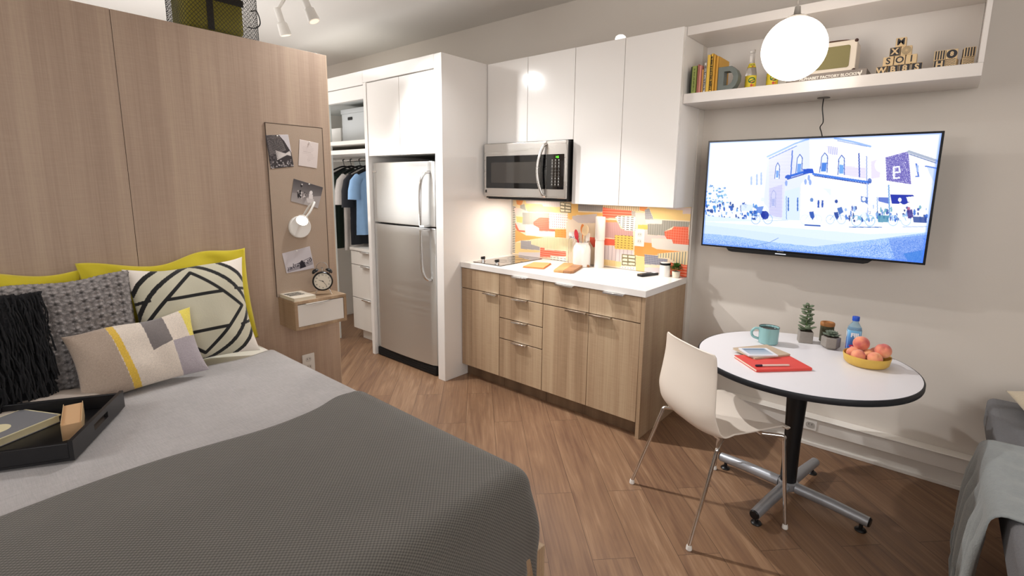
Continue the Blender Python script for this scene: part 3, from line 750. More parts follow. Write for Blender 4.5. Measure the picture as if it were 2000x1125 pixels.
def tv_picture():
    w, h = 560, 324
    p = Pic(w, h, (1, 1, 1), [(110,148),(1866,86),(1700,1058),(58,912)])
    g = np.random.default_rng(3)
    P = lambda pts, c, al=1.: p.poly(pts, hx(c), al)
    P([(110,148),(500,130),(420,420),(90,480)], '#f2f8ff', .6)
    # terrace far left
    P([(400,330),(560,250),(560,720),(380,700)], '#eef4ff', .9)
    for x in (420, 462, 495): P([(x,410-(x-420)*.4),(x+12,405-(x-420)*.4),(x+12,470),(x,475)], '#9db8e8', .8)
    # corner building, left wing
    P([(550,255),(870,128),(870,740),(650,735),(560,720),(520,600)], '#dfe6fb')
    M = P([(560,265),(740,185),(760,380),(680,470),(660,720),(560,700)], '#c6c8ee', .75); p.tex(M, 'h', hx('#ffffff'), px=5, py=4, fy=.4, al=.6)
    p.line([(548,258),(760,160),(870,122)], 5, hx('#9fc0ee')); p.line([(560,275),(770,178)], 2, hx('#6d95dc'))
    # right wing
    P([(866,120),(1060,118),(1325,180),(1310,470),(870,380)], '#fbfbff')
    P([(866,380),(1305,460),(1300,760),(790,740),(800,470)], '#f6f8ff')
    M = P([(1000,180),(1080,190),(1080,250),(1010,240)], '#d8d6f3', .7); p.tex(M, 'dots', hx('#8c98d8'), px=5, py=4)
    M = P([(1120,330),(1290,350),(1290,430),(1120,400)], '#e4def5', .7); p.tex(M, 'h', hx('#c2b5e6'), py=4, fy=.3)
    p.line([(1060,122),(1200,150),(1328,186)], 5, hx('#9dbdf0')); p.line([(1080,140),(1300,185)], 2, hx('#88a2dc'))
    # arched windows
    def arch(x0, x1, y0, y1, c='#5c93e6', sk=-18):
        P([(x0,y0+30),((x0+x1)/2,y0),(x1,y0+25),(x1+sk*.3,y1),(x0+sk,y1)], '#e6efff')
        p.line([(x0+sk,y1),(x0,y0+30),((x0+x1)/2,y0),(x1,y0+25),(x1+sk*.3,y1)], 2.2, hx('#4d6ec0'))
        P([(x0+8+sk*.5,(y0+y1)/2),(x1-6,(y0+y1)/2),(x1-6+sk*.4,y1-8),(x0+8+sk*.9,y1-8)], c, .85)
    arch(775, 812, 242, 388, sk=-14); arch(612, 640, 305, 425, sk=-10); arch(960, 1004, 232, 380, '#2f6fd8'); arch(1088, 1130, 250, 398, '#5b9be8', -8)
    arch(578, 610, 510, 640, '#1f55c8', -8)
    p.line([(1240,240),(1242,415)], 3, hx('#3e5cb8')); p.line([(1298,260),(1296,450)], 2, hx('#7f98d8'))
    p.line([(738,215),(725,395)], 3, hx('#3f6fd0'))
    # cornice over the door
    p.line([(690,415),(840,372)], 7, hx('#2f6ad8')); p.line([(700,430),(850,385)], 3, hx('#123fa8'))
    P([(815,355),(890,350),(900,385),(820,390)], '#2458cc'); p.ell(705, 412, 22, 16, hx('#2a5cc8'), .9); p.ell(850, 366, 26, 14, hx('#1d4fc4'), .8)
    p.line([(895,392),(1100,425),(1320,458)], 6, hx('#4a7ede')); p.line([(900,405),(1310,470)], 2.2, hx('#1c3fa0'))
    p.ell(1318, 446, 16, 20, hx('#3a5cb4'), .8)
    for x, y in ((690,460),(835,450),(860,420),(870,455)): p.ell(x, y, 10, 22, hx('#7d9de4'), .8)
    M = P([(560,500),(660,470),(655,720),(560,700)], '#b5b3e2', .7); p.tex(M, 'h', hx('#e9ebff'), py=4, fy=.35)
    P([(680,520),(790,490),(790,740),(655,735)], '#d5e6fa', .9); p.line([(690,560),(690,730)], 2, hx('#7aa0d8'))
    for x in (705, 775): P([(x-5,570),(x+5,568),(x+4,670),(x-6,672)], '#3f6fc4')
    P([(960,500),(1025,505),(1025,560),(990,520)], '#e3ecfb'); 
    for x in (925, 955): P([(x,590),(x+14,590),(x+12,645),(x-2,645)], '#2e56b4')
    p.line([(1300,470),(1298,740)], 3, hx('#b4c6ee')); P([(1250,560),(1300,570),(1300,630),(1250,600)], '#2450b0', .7)
    # brick house at the right
    P([(1330,290),(1615,222),(1820,300),(1790,480),(1630,470),(1440,440),(1330,440)], '#f3f2ff')
    M = P([(1440,270),(1612,224),(1628,474),(1445,445)], '#6a63b4'); sp_ = g.random(p.X.shape) > .86; p.put(M & sp_, hx('#d9d6f6')); p.tex(M, 'h', hx('#8d86cc'), py=4, fy=.3, al=.6)
    P([(1330,300),(1400,280),(1395,420),(1330,430)], '#d9cdf0', .6)
    p.ell(1398, 330, 40, 50, hx('#ffffff'), .9)
    p.line([(1500,428),(1500,345),(1540,340)], 4, hx('#eef0ff')); p.line([(1500,428),(1540,424)], 4, hx('#eef0ff')); p.line([(1505,385),(1545,380)], 4, hx('#eef0ff')); p.line([(1540,340),(1545,375)], 3, hx('#eef0ff'))
    p.line([(1615,226),(1720,262),(1830,300)], 6, hx('#a9b4c8')); p.line([(1620,245),(1820,315)], 2.5, hx('#7d8fb4'))
    p.line([(1670,320),(1685,415),(1665,415)], 3, hx('#4f78d0')); P([(1672,330),(1688,330),(1684,380),(1670,380)], '#9db8ea')
    P([(1745,330),(1830,350),(1800,460),(1770,400)], '#c9d8fa', .8); p.line([(1740,338),(1830,355)], 3, hx('#5a83d6'))
    # awnings and crowd behind
    P([(1380,570),(1460,572),(1460,620),(1380,600)], '#3a59c0', .8); P([(1470,550),(1640,552),(1660,580),(1580,625),(1480,618)], '#2437a8')
    P([(1590,570),(1680,560),(1670,600),(1600,605)], '#f4f8ff'); p.line([(1460,480),(1462,720)], 3, hx('#7aa8dc')); p.line([(1372,570),(1372,720)], 2, hx('#8eb0e0'))
    for i in range(75):
        x = g.uniform(1130, 1740); y = g.uniform(640, 745); p.ell(x, y, g.uniform(4, 11), g.uniform(8, 26), hx(['#1f3f9c', '#2f62c8', '#88aee8', '#14307c', '#5fa0b8'][g.integers(5)]), .8)
    P([(1370,705),(1460,705),(1455,758),(1375,756)], '#4c8fae', .85); P([(1635,715),(1742,718),(1738,762),(1640,760)], '#2c4690', .85)
    # trees and crowd at the left
    for i in range(90):
        x = g.uniform(75, 250); y = g.uniform(470, 640); p.ell(x, y, g.uniform(4, 14), g.uniform(4, 12), hx(['#7fb8e0', '#4e9bd2', '#cfe6f8', '#ffffff', '#2f70c8'][g.integers(5)]), .7)
    for i in range(150):
        x = g.uniform(75, 470); y = g.uniform(600, 725)+(x-75)*.05; p.ell(x, y, g.uniform(4, 13), g.uniform(6, 18), hx(['#1f4fb4', '#3f86d8', '#ffffff', '#cfe2ff', '#163c90', '#ffffff'][g.integers(6)]), .85)
    P([(345,618),(440,622),(436,668),(348,668)], '#d8e6f6', .9)
    # the road
    P([(60,700),(560,745),(1745,800),(1700,1060),(55,915)], '#dcebfd')
    P([(60,745),(900,810),(1300,845),(1740,830),(1735,795),(600,745)], '#f6fbff')
    P([(60,770),(700,850),(1100,900),(1720,880),(1700,1060),(55,915)], '#c9defa', .6)
    M = P([(60,835),(300,855),(560,900),(900,935),(1300,890),(1735,835),(1700,1060),(55,915)], '#5f97ec', .62)
    M2 = p.mask([(60,870),(560,930),(1000,980),(1300,920),(1735,870),(1700,1060),(55,915)])
    n1 = g.random(p.X.shape); p.put(M & (n1 > .6), hx('#e5f0ff'), .55); p.put(M2 & (n1 < .35), hx('#2c66d4'), .5)
    P([(1450,880),(1735,850),(1705,1058),(1500,1040)], '#3f6ad8', .35); P([(1560,990),(1715,960),(1702,1060),(1590,1045)], '#1f6fd0', .5)
    p.line([(420,935),(560,905),(630,870)], 1.5, hx('#5c86d0')); p.line([(540,742),(700,738)], 3, hx('#d2e0f6'))
    # cyclists
    def cyc(x, y, s, c, bod, lean=1):
        for dx in (-46, 46): p.ell(x+dx*s, y, 36*s, 38*s, hx(c), .85, inner=.86)
        p.line([(x-46*s,y),(x-10*s,y-42*s),(x+34*s,y-40*s),(x+46*s,y)], 1.8, hx(c)); p.line([(x-10*s,y-42*s),(x+4*s,y+4*s),(x+34*s,y-40*s)], 1.6, hx(c))
        p.poly([(x-18*s,y-50*s),(x-26*s*lean,y-100*s),(x+8*s,y-128*s),(x+34*s*lean,y-110*s),(x+24*s,y-62*s)], hx(bod[0]), .95)
        p.poly([(x-16*s,y-58*s),(x+18*s,y-62*s),(x+26*s,y-22*s),(x+12*s,y+2*s),(x-6*s,y-20*s)], hx(bod[1]), .95)
        p.line([(x+26*s,y-106*s),(x+48*s,y-74*s),(x+40*s,y-48*s)], 2.2, hx(bod[0])); p.ell(x+6*s, y-148*s, 13*s, 15*s, hx(bod[2]), .95)
    cyc(505, 730, 1.0, '#8fb6ea', ('#eef4ff', '#1535a0', '#dfeaff'), -1); p.ell(530, 700, 28, 32, hx('#16309c'), .9); p.poly([(460,640),(520,632),(500,690),(470,680)], hx('#5f86d8'), .9)
    cyc(875, 735, 1.0, '#d8e6fb', ('#fdfdff', '#2c54b0', '#5f86c8')); p.line([(830,775),(940,782)], 4, hx('#2b56b0'))
    cyc(1060, 735, .92, '#a9c8f2', ('#f0f5ff', '#27489c', '#27489c')); p.poly([(1070,650),(1105,640),(1118,680),(1085,700)], hx('#4c74c0'))
    cyc(1265, 745, 1.1, '#8fc0e8', ('#ffffff', '#e8f0ff', '#f4f8ff')); cyc(1535, 745, 1.05, '#9fc8ec', ('#ffffff', '#f2f6ff', '#ffffff'))
    p.poly([(1590,670),(1632,660),(1640,720),(1600,730)], hx('#3b2f84'), .85); p.ell(1605, 655, 12, 12, hx('#c0506c'), .7)
    p.line([(1160,792),(1400,794)], 2.5, hx('#5c82c4')); p.line([(1560,792),(1740,790)], 2, hx('#a9c0e8'))
    # the blue edge glow that belongs to the panel
    ex = np.minimum(p.X, w-p.X)/w; ey = np.minimum(p.Y, h-p.Y)/h
    e = np.clip(1-np.minimum(ex/.010, ey/.018), 0, 1)[..., None]
    p.a = p.a*(1-.6*e)+np.array(hx('#3f78ff'))*.6*e
    return p
pic = tv_picture()
me = picture_plane(pic, (TX0+.010, TY-.0008, TZ1-.010), (TX1-TX0-.020, 0, 0), (0, 0, -(TZ1-TZ0-.020)))
part('screen', me, vcol('tv_screen_picture', .15, emit=1.15), tv)

# ---------------------------------------------------------------- globe pendant
gl = thing('globe_pendant', 'glowing white glass globe pendant hanging over the round table', 'lamp', (2.212, -.70, 2.093))
GC = Vector((2.212, -.70, 2.093))
part('globe', sphere(BM(), GC, .128, 48, 28), mat('globe_glass', '#ffffff', .3, emit='#fff4e6', estr=9.), gl)
part('cord', tube(BM(), [GC+Vector((0,0,.165)), (GC.x, GC.y, 2.82)], .0035, 10), mat('cord_grey', '#b9b2aa', .5), gl)
part('cap', lathe(BM(), [(.040, .117), (.040, .128), (.014, .140), (.011, .170)], 24, GC), mat('cap_grey', '#9b958d', .4), gl)
part('ceiling_rose', lathe(BM(), [(.05, 2.815), (.05, 2.8395)], 28, (GC.x, GC.y, 0)), M_frost, gl)

# ---------------------------------------------------------------- things on the shelf (top of board z 2.035)
SZ = 2.0353
def book(name, x0, x1, y0, y1, z0, z1, cover, label, group=None, tilt=0., lines=None, rows=0):
    t = thing(name, label, 'book', ((x0+x1)/2, (y0+y1)/2, z0), 0, group)
    b = BM(); th = .0012
    box(b, x0, x0+th, y0, y1, z0, z1); box(b, x1-th, x1, y0, y1, z0, z1); box(b, x0, x1, y0, y0+th, z0, z1)
    part('cover', b, cover, t)
    part('page_block', box(BM(), x0+th, x1-th, y0+th, y1-.003, z0+.002, z1-.003), M_paper, t)
    if lines:
        b = BM()
        zz = z0+.012; rg_ = random.Random(int(x0*1e4))
        while zz < z1-.014:
            hgt = rg_.uniform(.003, .008); wv = lines[1]*.45*rg_.uniform(.7, 1); box(b, (x0+x1)/2-wv, (x0+x1)/2+wv*rg_.uniform(.2, 1), y0-.0006, y0-.0001, zz, zz+hgt); zz += hgt+rg_.choice([.0015, .0015, .004])
        part('lettering', b, lines[2], t)
    return t
M_paper = mat('paper', '#e9dfc9', .8)
inkb = mat('black_ink', '#1d1b19', .7); inkw = mat('white_ink', '#efe9df', .7)
yb = -.235
book('book', 1.5735, 1.5815, yb, yb+.17, SZ, SZ+.150, mat('dark_green_cover', '#3d4a33', .6), 'dark green book, first of the row at the left end of the shelf', 'row of books on the shelf')
book('book', 1.5825, 1.6090, yb-.005, yb+.165, SZ, SZ+.152, mat('moss_green_cover', '#9aa65a', .6), 'moss green book second from the left end of the shelf', 'row of books on the shelf', lines=('garden notes', .012, mat('gr_ink', '#5c6634', .7)))
book('book', 1.6120, 1.6215, yb, yb+.16, SZ, SZ+.158, mat('rose_cover', '#c97d73', .6), 'narrow dusty rose book beside the moss green book', 'row of books on the shelf')
book('book', 1.6225, 1.6370, yb-.004, yb+.16, SZ, SZ+.150, mat('salmon_cover', '#dd9486', .6), 'salmon pink book between the rose and orange books', 'row of books on the shelf')
book('book', 1.6380, 1.6480, yb, yb+.15, SZ, SZ+.128, mat('orange_cover', '#e0a45c', .6), 'shortest orange book before the white book', 'row of books on the shelf')
book('book', 1.6490, 1.6630, yb, yb+.16, SZ, SZ+.162, mat('white_cover', '#ddd6cf', .6), 'slim white book before the tall yellow books', 'row of books on the shelf', lines=('the four seasons', .010, inkb))
book('book', 1.6650, 1.6840, yb-.002, yb+.18, SZ, SZ+.202, mat('yellow_cover', '#e5bd50', .6), 'tallest plain yellow book on the shelf', 'row of books on the shelf')
book('book', 1.6850, 1.6980, yb, yb+.18, SZ, SZ+.206, mat('yellow_black_cover', '#e2b548', .6), 'yellow book with black lettering down its spine', 'row of books on the shelf', lines=('WORLD TRAVEL GUIDE', .017, inkb))
book('book', 1.6990, 1.7110, yb, yb+.18, SZ, SZ+.196, mat('ochre_cover', '#d9a33f', .6), 'ochre yellow book, last but one before the letter D', 'row of books on the shelf')
book('book', 1.7120, 1.7260, yb+.01, yb+.18, SZ, SZ+.190, mat('deep_yellow_cover', '#dca94b', .6), 'deep yellow book directly behind the grey letter D', 'row of books on the shelf')

# letter D bookend
dpts_o = []; 
x0, zb, hh, ww = 1.7285, SZ, .128, .110
outer = [(0,0), (.072,0), (.096,.020), (.110,.050), (.110,.080), (.096,.108), (.072,.128), (0,.128)]
inner = [(.032,.028), (.062,.028), (.076,.042), (.082,.058), (.082,.074), (.076,.090), (.062,.102), (.032,.102)]
b = BM(); F_ = frame((x0, -.175, zb), (1,0,0), (0,0,1)); dp = .055
def ringpair(o_, i_, z):
    return [b.verts.new(F_ @ Vector((p[0], p[1], z))) for p in o_], [b.verts.new(F_ @ Vector((p[0], p[1], z))) for p in i_]
oA, iA = ringpair(outer, inner, 0); oB, iB = ringpair(outer, inner, dp)
bridge(b, oA, oB); bridge(b, iA, iB); bridge(b, oA, iA); bridge(b, oB, iB)
single('letter_bookend', b, mat('slate_grey_metal', '#6f7672', .5, noise=.1, nscale=30), 'grey metal letter D bookend against the yellow books', 'bookend', (x0+.05, -.2, zb), ang=30, bevel=.0015)

# soda bottles
M_clear = mat('clear_glass', '#ffffff', .02, trans=1., ior=1.45)
M_lab = vcol('bottle_label', .5)
def label_pic():
    p = Pic(220, 64, hx('#ead23e')); g = np.random.default_rng(2)
    for k in range(3):
        x = 36+k*74; p.ell(x, 26, 24, 16, hx('#2f6b3c'), .9); p.ell(x, 26, 18, 9, hx('#ead23e')); p.line([(x-20, 34), (x+20, 20)], 5, hx('#2f6b3c')); p.line([(x-10, 40), (x+12, 30)], 3, hx('#c8443a'))
        p.ell(x-2, 52, 8, 7, hx('#c8443a')); p.ell(x+12, 52, 6, 6, hx('#e98f2e')); p.rect(x-30, 60, x+30, 63, hx('#2f6b3c'))
    return p
lp = label_pic()
def wrap(pic, c, r, z0, z1, a0=0., a1=2*PI, n=None):
    h, w = pic.h, pic.w; C = np.zeros((h+1, w+1, 3)); C[:h,:w] = pic.a; C[h,:w] = pic.a[-1]; C[:,w] = C[:,w-1]
    a = np.linspace(a0, a1, w+1)[None,:]; z = np.linspace(z1, z0, h+1)[:,None]
    rr = r if np.isscalar(r) else np.interp(z, *r)
    P = np.stack([c[0]+rr*np.cos(a)+0*z, c[1]+rr*np.sin(a)+0*z, z+0*a], -1); return grid_mesh(P, C)
def soda(x, y, label):
    t = thing('soda_bottle', label, 'bottle', (x, y, SZ), 0, 'soda bottles on the shelf')
    prof = [(.026,0),(.029,.004),(.029,.075),(.0285,.095),(.024,.118),(.016,.142),(.0125,.160),(.0115,.205),(.0135,.207),(.0135,.218),(.0115,.222)]
    part('glass', lathe(BM(), [(r, SZ+z) for r, z in prof], 28, (x, y, 0)), M_clear, t)
    part('label', wrap(lp, (x, y), .0294, SZ+.016, SZ+.082), M_lab, t)
    part('neck_label', wrap(lp, (x, y), ([SZ+.125, SZ+.150], [.0232, .0152]), SZ+.125, SZ+.148), M_lab, t)
    return t
soda(1.873, -.12, 'clear glass soda bottle with yellow label, fully visible beside the letter D')
soda(1.985, -.12, 'clear soda bottle with yellow label half hidden by the glowing globe')

# box of blocks with the radio on top
bb = thing('toy_box', 'long flat grey box of alphabet blocks lying under the radio', 'box', (2.25, -.1, SZ))
part('carton', box(BM(), 2.075, 2.425, -.20, .03, SZ, SZ+.041), mat('taupe_card', '#8b8078', .6), bb, bevel=.001)
b = BM(); text_into(b, 'ALPHABET FACTORY BLOCKS', .0185, frame((2.262, -.2006, SZ+.020), (1,0,0), (0,0,1)), .0002, .0006)
part('lettering', b, inkw, bb)
b = BM(); F_ = frame((2.398, -.2006, SZ+.020), (1,0,0), (0,0,1))
prism(b, [(-.012,.004),(-.004,-.004),(0,-.012),(.004,-.012),(.003,-.004),(.008,.002),(.009,.014),(.005,.014),(.002,.003),(-.006,.008)], .0004, F_)
part('bird_mark', b, inkw, bb)
rd = thing('radio', 'cream retro speaker with olive cloth front behind the globe', 'radio', (2.26, -.09, SZ+.0415))
part('cabinet', prism(BM(), rrect(.250, .150, .016, cx=2.243, cy=SZ+.0415+.0762), .12, frame((0, -.03, 0), (1,0,0), (0,0,1))), mat('cream_vinyl', '#e9dccb', .4), rd, bevel=.003)
part('grille_cloth', prism(BM(), rrect(.205, .105, .010, cx=2.238, cy=SZ+.0415+.0762), .003, frame((0, -.1505, 0), (1,0,0), (0,0,1))), mat('olive_cloth', '#8c835a', .9, bump=.3, bscale=300), rd)
b = BM()
for cx in (2.1215, 2.3625):
    for cz in (SZ+.0435+.006, SZ+.0415+.146): sphere(b, (cx, -.147, cz), .0085, 12, 8)
part('corner_guard', b, mat('brown_leather', '#4a3028', .5), rd)
b = BM(); 
part('carry_handle', tube(b, smooth_path([(2.16, -.09, SZ+.1925), (2.17, -.09, SZ+.205), (2.25, -.09, SZ+.209), (2.32, -.09, SZ+.205), (2.33, -.09, SZ+.1925)], 5), .004, 8), mat('brown_leather_strap', '#5a3a2c', .5), rd)

# alphabet blocks
M_blk = mat('birch_block', '#d9bd92', .6, noise=.06, nscale=40)
M_blkink = mat('block_ink', '#2f2e33', .6)
BS = .0395
def block(x, z, kind, label, rot=0., y=-.2, top_kind=None):
    t = thing('toy_block', label, 'toy block', (x, y+BS/2, z), rot, 'wooden alphabet blocks on the shelf')
    part('block', box(BM(), -BS/2, BS/2, -BS/2, BS/2, 0, BS), M_blk, t, local=True, bevel=.0015)
    b = BM(); F_ = frame((0, -BS/2-.0003, BS/2), (1,0,0), (0,0,1)); q = BS*.46; d = .0005
    inv = kind.startswith('*'); k = kind.lstrip('*')
    if inv:
        prism(b, [(-q,-q),(q,-q),(q,q),(-q,q)], .0003, F_)
        b2 = BM(); text_into(b2, k, .036, F_ @ Matrix.Translation((0, 0, .0006)), .0004, .0014)
        part('lettering', b2, M_blk, t, local=True)
    elif k == 'rays':
        for i in range(20):
            a = 2*PI*i/20; c, s_ = math.cos(a), math.sin(a); prism(b, [(.004*c, .004*s_), (q*c-.0010*s_, q*s_+.0010*c), (q*c+.0010*s_, q*s_-.0010*c)], d, F_)
    elif k == 'stripes':
        for i in range(4): x_ = -q+q*.5*i+.002; prism(b, [(x_,-q),(x_+.005,-q),(x_+.005,q),(x_,q)], d, F_)
    elif k == 'waves':
        for i in range(6):
            z_ = -q+i*q*.36; pts = [(-q+2*q*j/8, z_+(.003 if j % 2 else 0)) for j in range(9)]; prism(b, pts+[(p[0], p[1]+.0022) for p in pts[::-1]], d, F_)
    elif k == 'ring':
        n = 28; rr = [(q*math.cos(2*PI*i/n), q*math.sin(2*PI*i/n)) for i in range(n)]; prism(b, rr, d, F_)
        b2 = BM(); text_into(b2, '8', .024, F_ @ Matrix.Translation((0, 0, .0008)), .0004, .001); part('lettering', b2, M_blk, t, local=True)
    else:
        text_into(b, k, .040, F_, .0004, .0008)
    part('printed_face', b, M_blkink, t, local=True)
    # printed side face
    b = BM(); F2 = frame((-BS/2-.0003, 0, BS/2), (0,-1,0), (0,0,1))
    for i in range(3): x_ = -q+q*.7*i; prism(b, [(x_,-q),(x_+.004,-q),(x_+.004,q),(x_,q)], d, F2)
    part('printed_side', b, M_blkink, t, local=True)
bx0 = 2.483
for i, k in enumerate(('*W', '*B', '*8', '*S')): block(bx0+i*.0435, SZ, k, ('dark printed block with pale %s, ' % k[1]) + ['leftmost', 'second', 'third', 'rightmost'][i] + ' in the bottom row of the pyramid', .04*(i-1))
for i, k in enumerate(('S', 'O', 'I')): block(bx0+.022+i*.0432, SZ+BS+.0002, k, 'pale block with dark %s in the second row of the pyramid' % k)
block(bx0+.043, SZ+2*(BS+.0002), '*X', 'block with framed X in the third row of the pyramid'); block(bx0+.086, SZ+2*(BS+.0002), 'rays', 'block with sunburst rays in the third row of the pyramid')
block(bx0+.062, SZ+3*(BS+.0002), 'M', 'single block with dark M on top of the pyramid')
block(2.694, SZ, '*H', 'dark block with pale H, lower left of the small stack'); block(2.735, SZ, 'waves', 'wavy block, lower right of the small stack', -.2)
block(2.692, SZ+BS+.0002, 'stripes', 'striped block, upper left of the small stack'); block(2.733, SZ+BS+.0002, 'ring', 'block with dark ring and figure, upper right of the small stack')
block(2.788, SZ, 'waves', 'wavy block, bottom of the stack nearest the shelf end', .12); block(2.790, SZ+BS+.0002, 'stripes', 'striped block on top of the stack nearest the shelf end', .12)

# ---------------------------------------------------------------- things on the worktop (z 0.914)
CT = .9142
# folded orange cloth
def flatquad(pts, h, z, layers=1):
    b = BM(); prism(b, pts, h, Matrix.Translation((0, 0, z))); return b
t = thing('tea_towel', 'folded orange cloth lying on the worktop right of the cooktop', 'towel', (.55, -.34, CT))
pts = [(.517,-.466),(.672,-.418),(.573,-.195),(.447,-.250)]
b = BM(); prism(b, pts, .006, Matrix.Translation((0,0,CT)))
part('lower_fold', b, mat('orange_cotton', '#e8935a', .9, bump=.4, bscale=200), t, bevel=.0025)
c0 = Vector((.552, -.333)); b = BM(); prism(b, [(c0.x+(p[0]-c0.x)*.97, c0.y+(p[1]-c0.y)*.97) for p in pts], .0055, Matrix.Translation((0,0,CT+.0062)))
part('upper_fold', b, mat('orange_cotton_top', '#ee9d63', .9, bump=.4, bscale=200), t, bevel=.0025)
# cutting board
t = thing('cutting_board', 'two-tone wooden cutting board with corner handle on the worktop', 'cutting board', (.78, -.27, CT))
A, B_, C_, D_ = [Vector(p) for p in ((.790,-.462),(.922,-.425),(.800,-.085),(.655,-.150))]
def lerp(a, b, s): return a+(b-a)*s
M_w1 = laminate('acacia_dark', '#8a5c36', '#a06f45', '#b5835a', .5); M_w2 = laminate('acacia_light', '#a9793f', '#c2935d', '#d2a873', .5)
b = BM(); prism(b, [A, lerp(A,B_,.52), lerp(D_,C_,.52), D_], .018, Matrix.Translation((0,0,CT))); part('light_plank', b, M_w2, t, bevel=.003)
b = BM(); prism(b, [lerp(A,B_,.525), lerp(A,B_,.88), B_+(A-B_)*.0+(C_-B_)*.08, C_, lerp(D_,C_,.525)], .018, Matrix.Translation((0,0,CT))); part('dark_plank', b, M_w1, t, bevel=.003)
b = BM(); h0 = C_+(B_-C_)*.12; tube(b, [(h0.x-.004, h0.y, CT+.011), (h0.x+.03, h0.y+.005, CT+.011), (h0.x+.045, h0.y-.003, CT+.011)], [.010, .008, .009], 10); part('hanging_loop', b, M_w1, t)
# crock with utensils
t = thing('utensil_crock', 'white ceramic crock holding kitchen utensils in front of the splashback', 'crock', (.785, -.105, CT))
cx, cy = .785, -.108
prof = [(.060,0),(.064,.004),(.0655,.02),(.0655,.125),(.060,.150),(.050,.163),(.0485,.172),(.051,.177),(.0465,.178),(.0445,.170),(.056,.146),(.061,.12),(.061,.01),(.001,.008)]
part('pot', lathe(BM(), [(r, CT+z) for r, z in prof], 40, (cx, cy, 0), close_top=False), mat('white_glazed_ceramic', '#ece8e3', .12, coat=.5), t)
def utensil(name, label, cat, base, tip, m, head, mh=None, rh=.005):
    t = thing(name, label, cat, base)
    part('handle', tube(BM(), [base, tip], rh, 10), m, t)
    part('head', head, mh or m, t)
d = Vector
def paddle(c, ax, w, l, th, bowl=False):
    ax = Vector(ax).normalized(); b = BM(); y = Vector((0, 1, 0)); x = ax.cross(y).normalized(); M = Matrix((x, ax, x.cross(ax))).transposed()
    sphere(b, c, 1, 20, 12, (w/2, l/2, th/2), M=M.to_3x3()); return b
M_uw = mat('pale_wood_utensil', '#e2c79e', .6); M_uo = mat('orange_silicone', '#e58a3f', .45); M_ur = mat('red_silicone', '#c9303a', .4); M_uwh = mat('white_nylon', '#ebe4da', .4)
utensil('spatula', 'red silicone spatula leaning left in the utensil crock', 'utensil', (cx+.01, cy-.01, CT+.05), (cx-.030, cy-.018, CT+.20), M_ur, paddle((cx-.040, cy-.021, CT+.232), (-.2, 0, 1), .034, .078, .016), rh=.006)
utensil('wooden_spoon', 'large pale wooden spoon leaning right in the utensil crock', 'utensil', (cx-.005, cy, CT+.04), (cx+.020, cy-.012, CT+.235), M_uw, paddle((cx+.032, cy-.016, CT+.268), (.3, 0, 1), .058, .082, .012), rh=.005)
utensil('serving_spoon', 'orange spoon standing upright behind the others in the utensil crock', 'utensil', (cx, cy+.02, CT+.04), (cx-.012, cy+.02, CT+.235), M_uo, paddle((cx-.014, cy+.02, CT+.272), (-.05, 0, 1), .036, .075, .012), rh=.0045)
utensil('whisk', 'thin white whisk handle standing at the back of the utensil crock', 'utensil', (cx+.012, cy+.028, CT+.04), (cx-.028, cy+.028, CT+.265), M_uwh, paddle((cx-.0295, cy+.028, CT+.28), (-.15, 0, 1), .014, .04, .008), rh=.004)
utensil('ladle', 'white slotted turner standing right of the orange spoon in the crock', 'utensil', (cx-.01, cy+.02, CT+.05), (cx+.028, cy+.018, CT+.19), M_uwh, box(BM(), cx+.018, cx+.050, cy+.016, cy+.021, CT+.19, CT+.245), rh=.004)
# glass canister behind
t = thing('glass_jar', 'clear glass storage jar with white lid left of the utensil crock', 'jar', (.692, -.075, CT))
part('glass', lathe(BM(), [(r, CT+z) for r, z in ((.038,0),(.041,.004),(.041,.19),(.036,.205),(.034,.205),(.038,.186),(.038,.006),(.001,.005))], 32, (.690, -.075, 0), close_top=False), M_clear, t)
part('clamp_ring', lathe(BM(), [(.0405,CT+.199),(.0415,CT+.203),(.0415,CT+.209),(.0405,CT+.213)], 32, (.690, -.075, 0), close_top=False, close_bot=False), M_chrome, t)
part('lid', lathe(BM(), [(r, CT+z) for r, z in ((.037,.2135),(.040,.216),(.040,.238),(.037,.243))], 32, (.690, -.075, 0)), M_plateW, t)
# tall white cylinder: a paper towel holder shape
t = thing('salt_mill', 'tall white cylindrical mill standing right of the utensil crock', 'mill', (.905, -.062, CT))
part('body', lathe(BM(), [(r, CT+z) for r, z in ((.035,0),(.036,.003),(.033,.18),(.032,.198))], 32, (.905, -.062, 0)), mat('white_satin', '#e9e3dd', .3), t)
part('top', lathe(BM(), [(r, CT+z) for r, z in ((.032,.1985),(.036,.203),(.0365,.36),(.034,.369))], 32, (.905, -.062, 0)), mat('white_satin_top', '#e4ddd6', .3), t)
# remote
t = thing('remote_control', 'black remote control lying on the right end of the worktop', 'remote', (1.325, -.125, CT))
F_ = frame((1.320, -.120, CT), Vector((.30, .95, 0)), Vector((-.95, .30, 0)))
part('body', prism(BM(), rrect(.160, .046, .006), .016, F_), M_black, t, bevel=.002)
b = BM()
for i in range(6):
    for j in range(3): prism(b, rrect(.009, .007, .002, 2, cx=-.055+i*.017, cy=-.012+j*.012), .0015, F_ @ Matrix.Translation((0, 0, .0160)))
part('button', b, mat('button_grey', '#55565a', .5), t)
part('display_window', prism(BM(), rrect(.030, .028, .003, cx=.058, cy=0), .0008, F_ @ Matrix.Translation((0, 0, .0160))), mat('remote_silver', '#c9cdd2', .3), t)
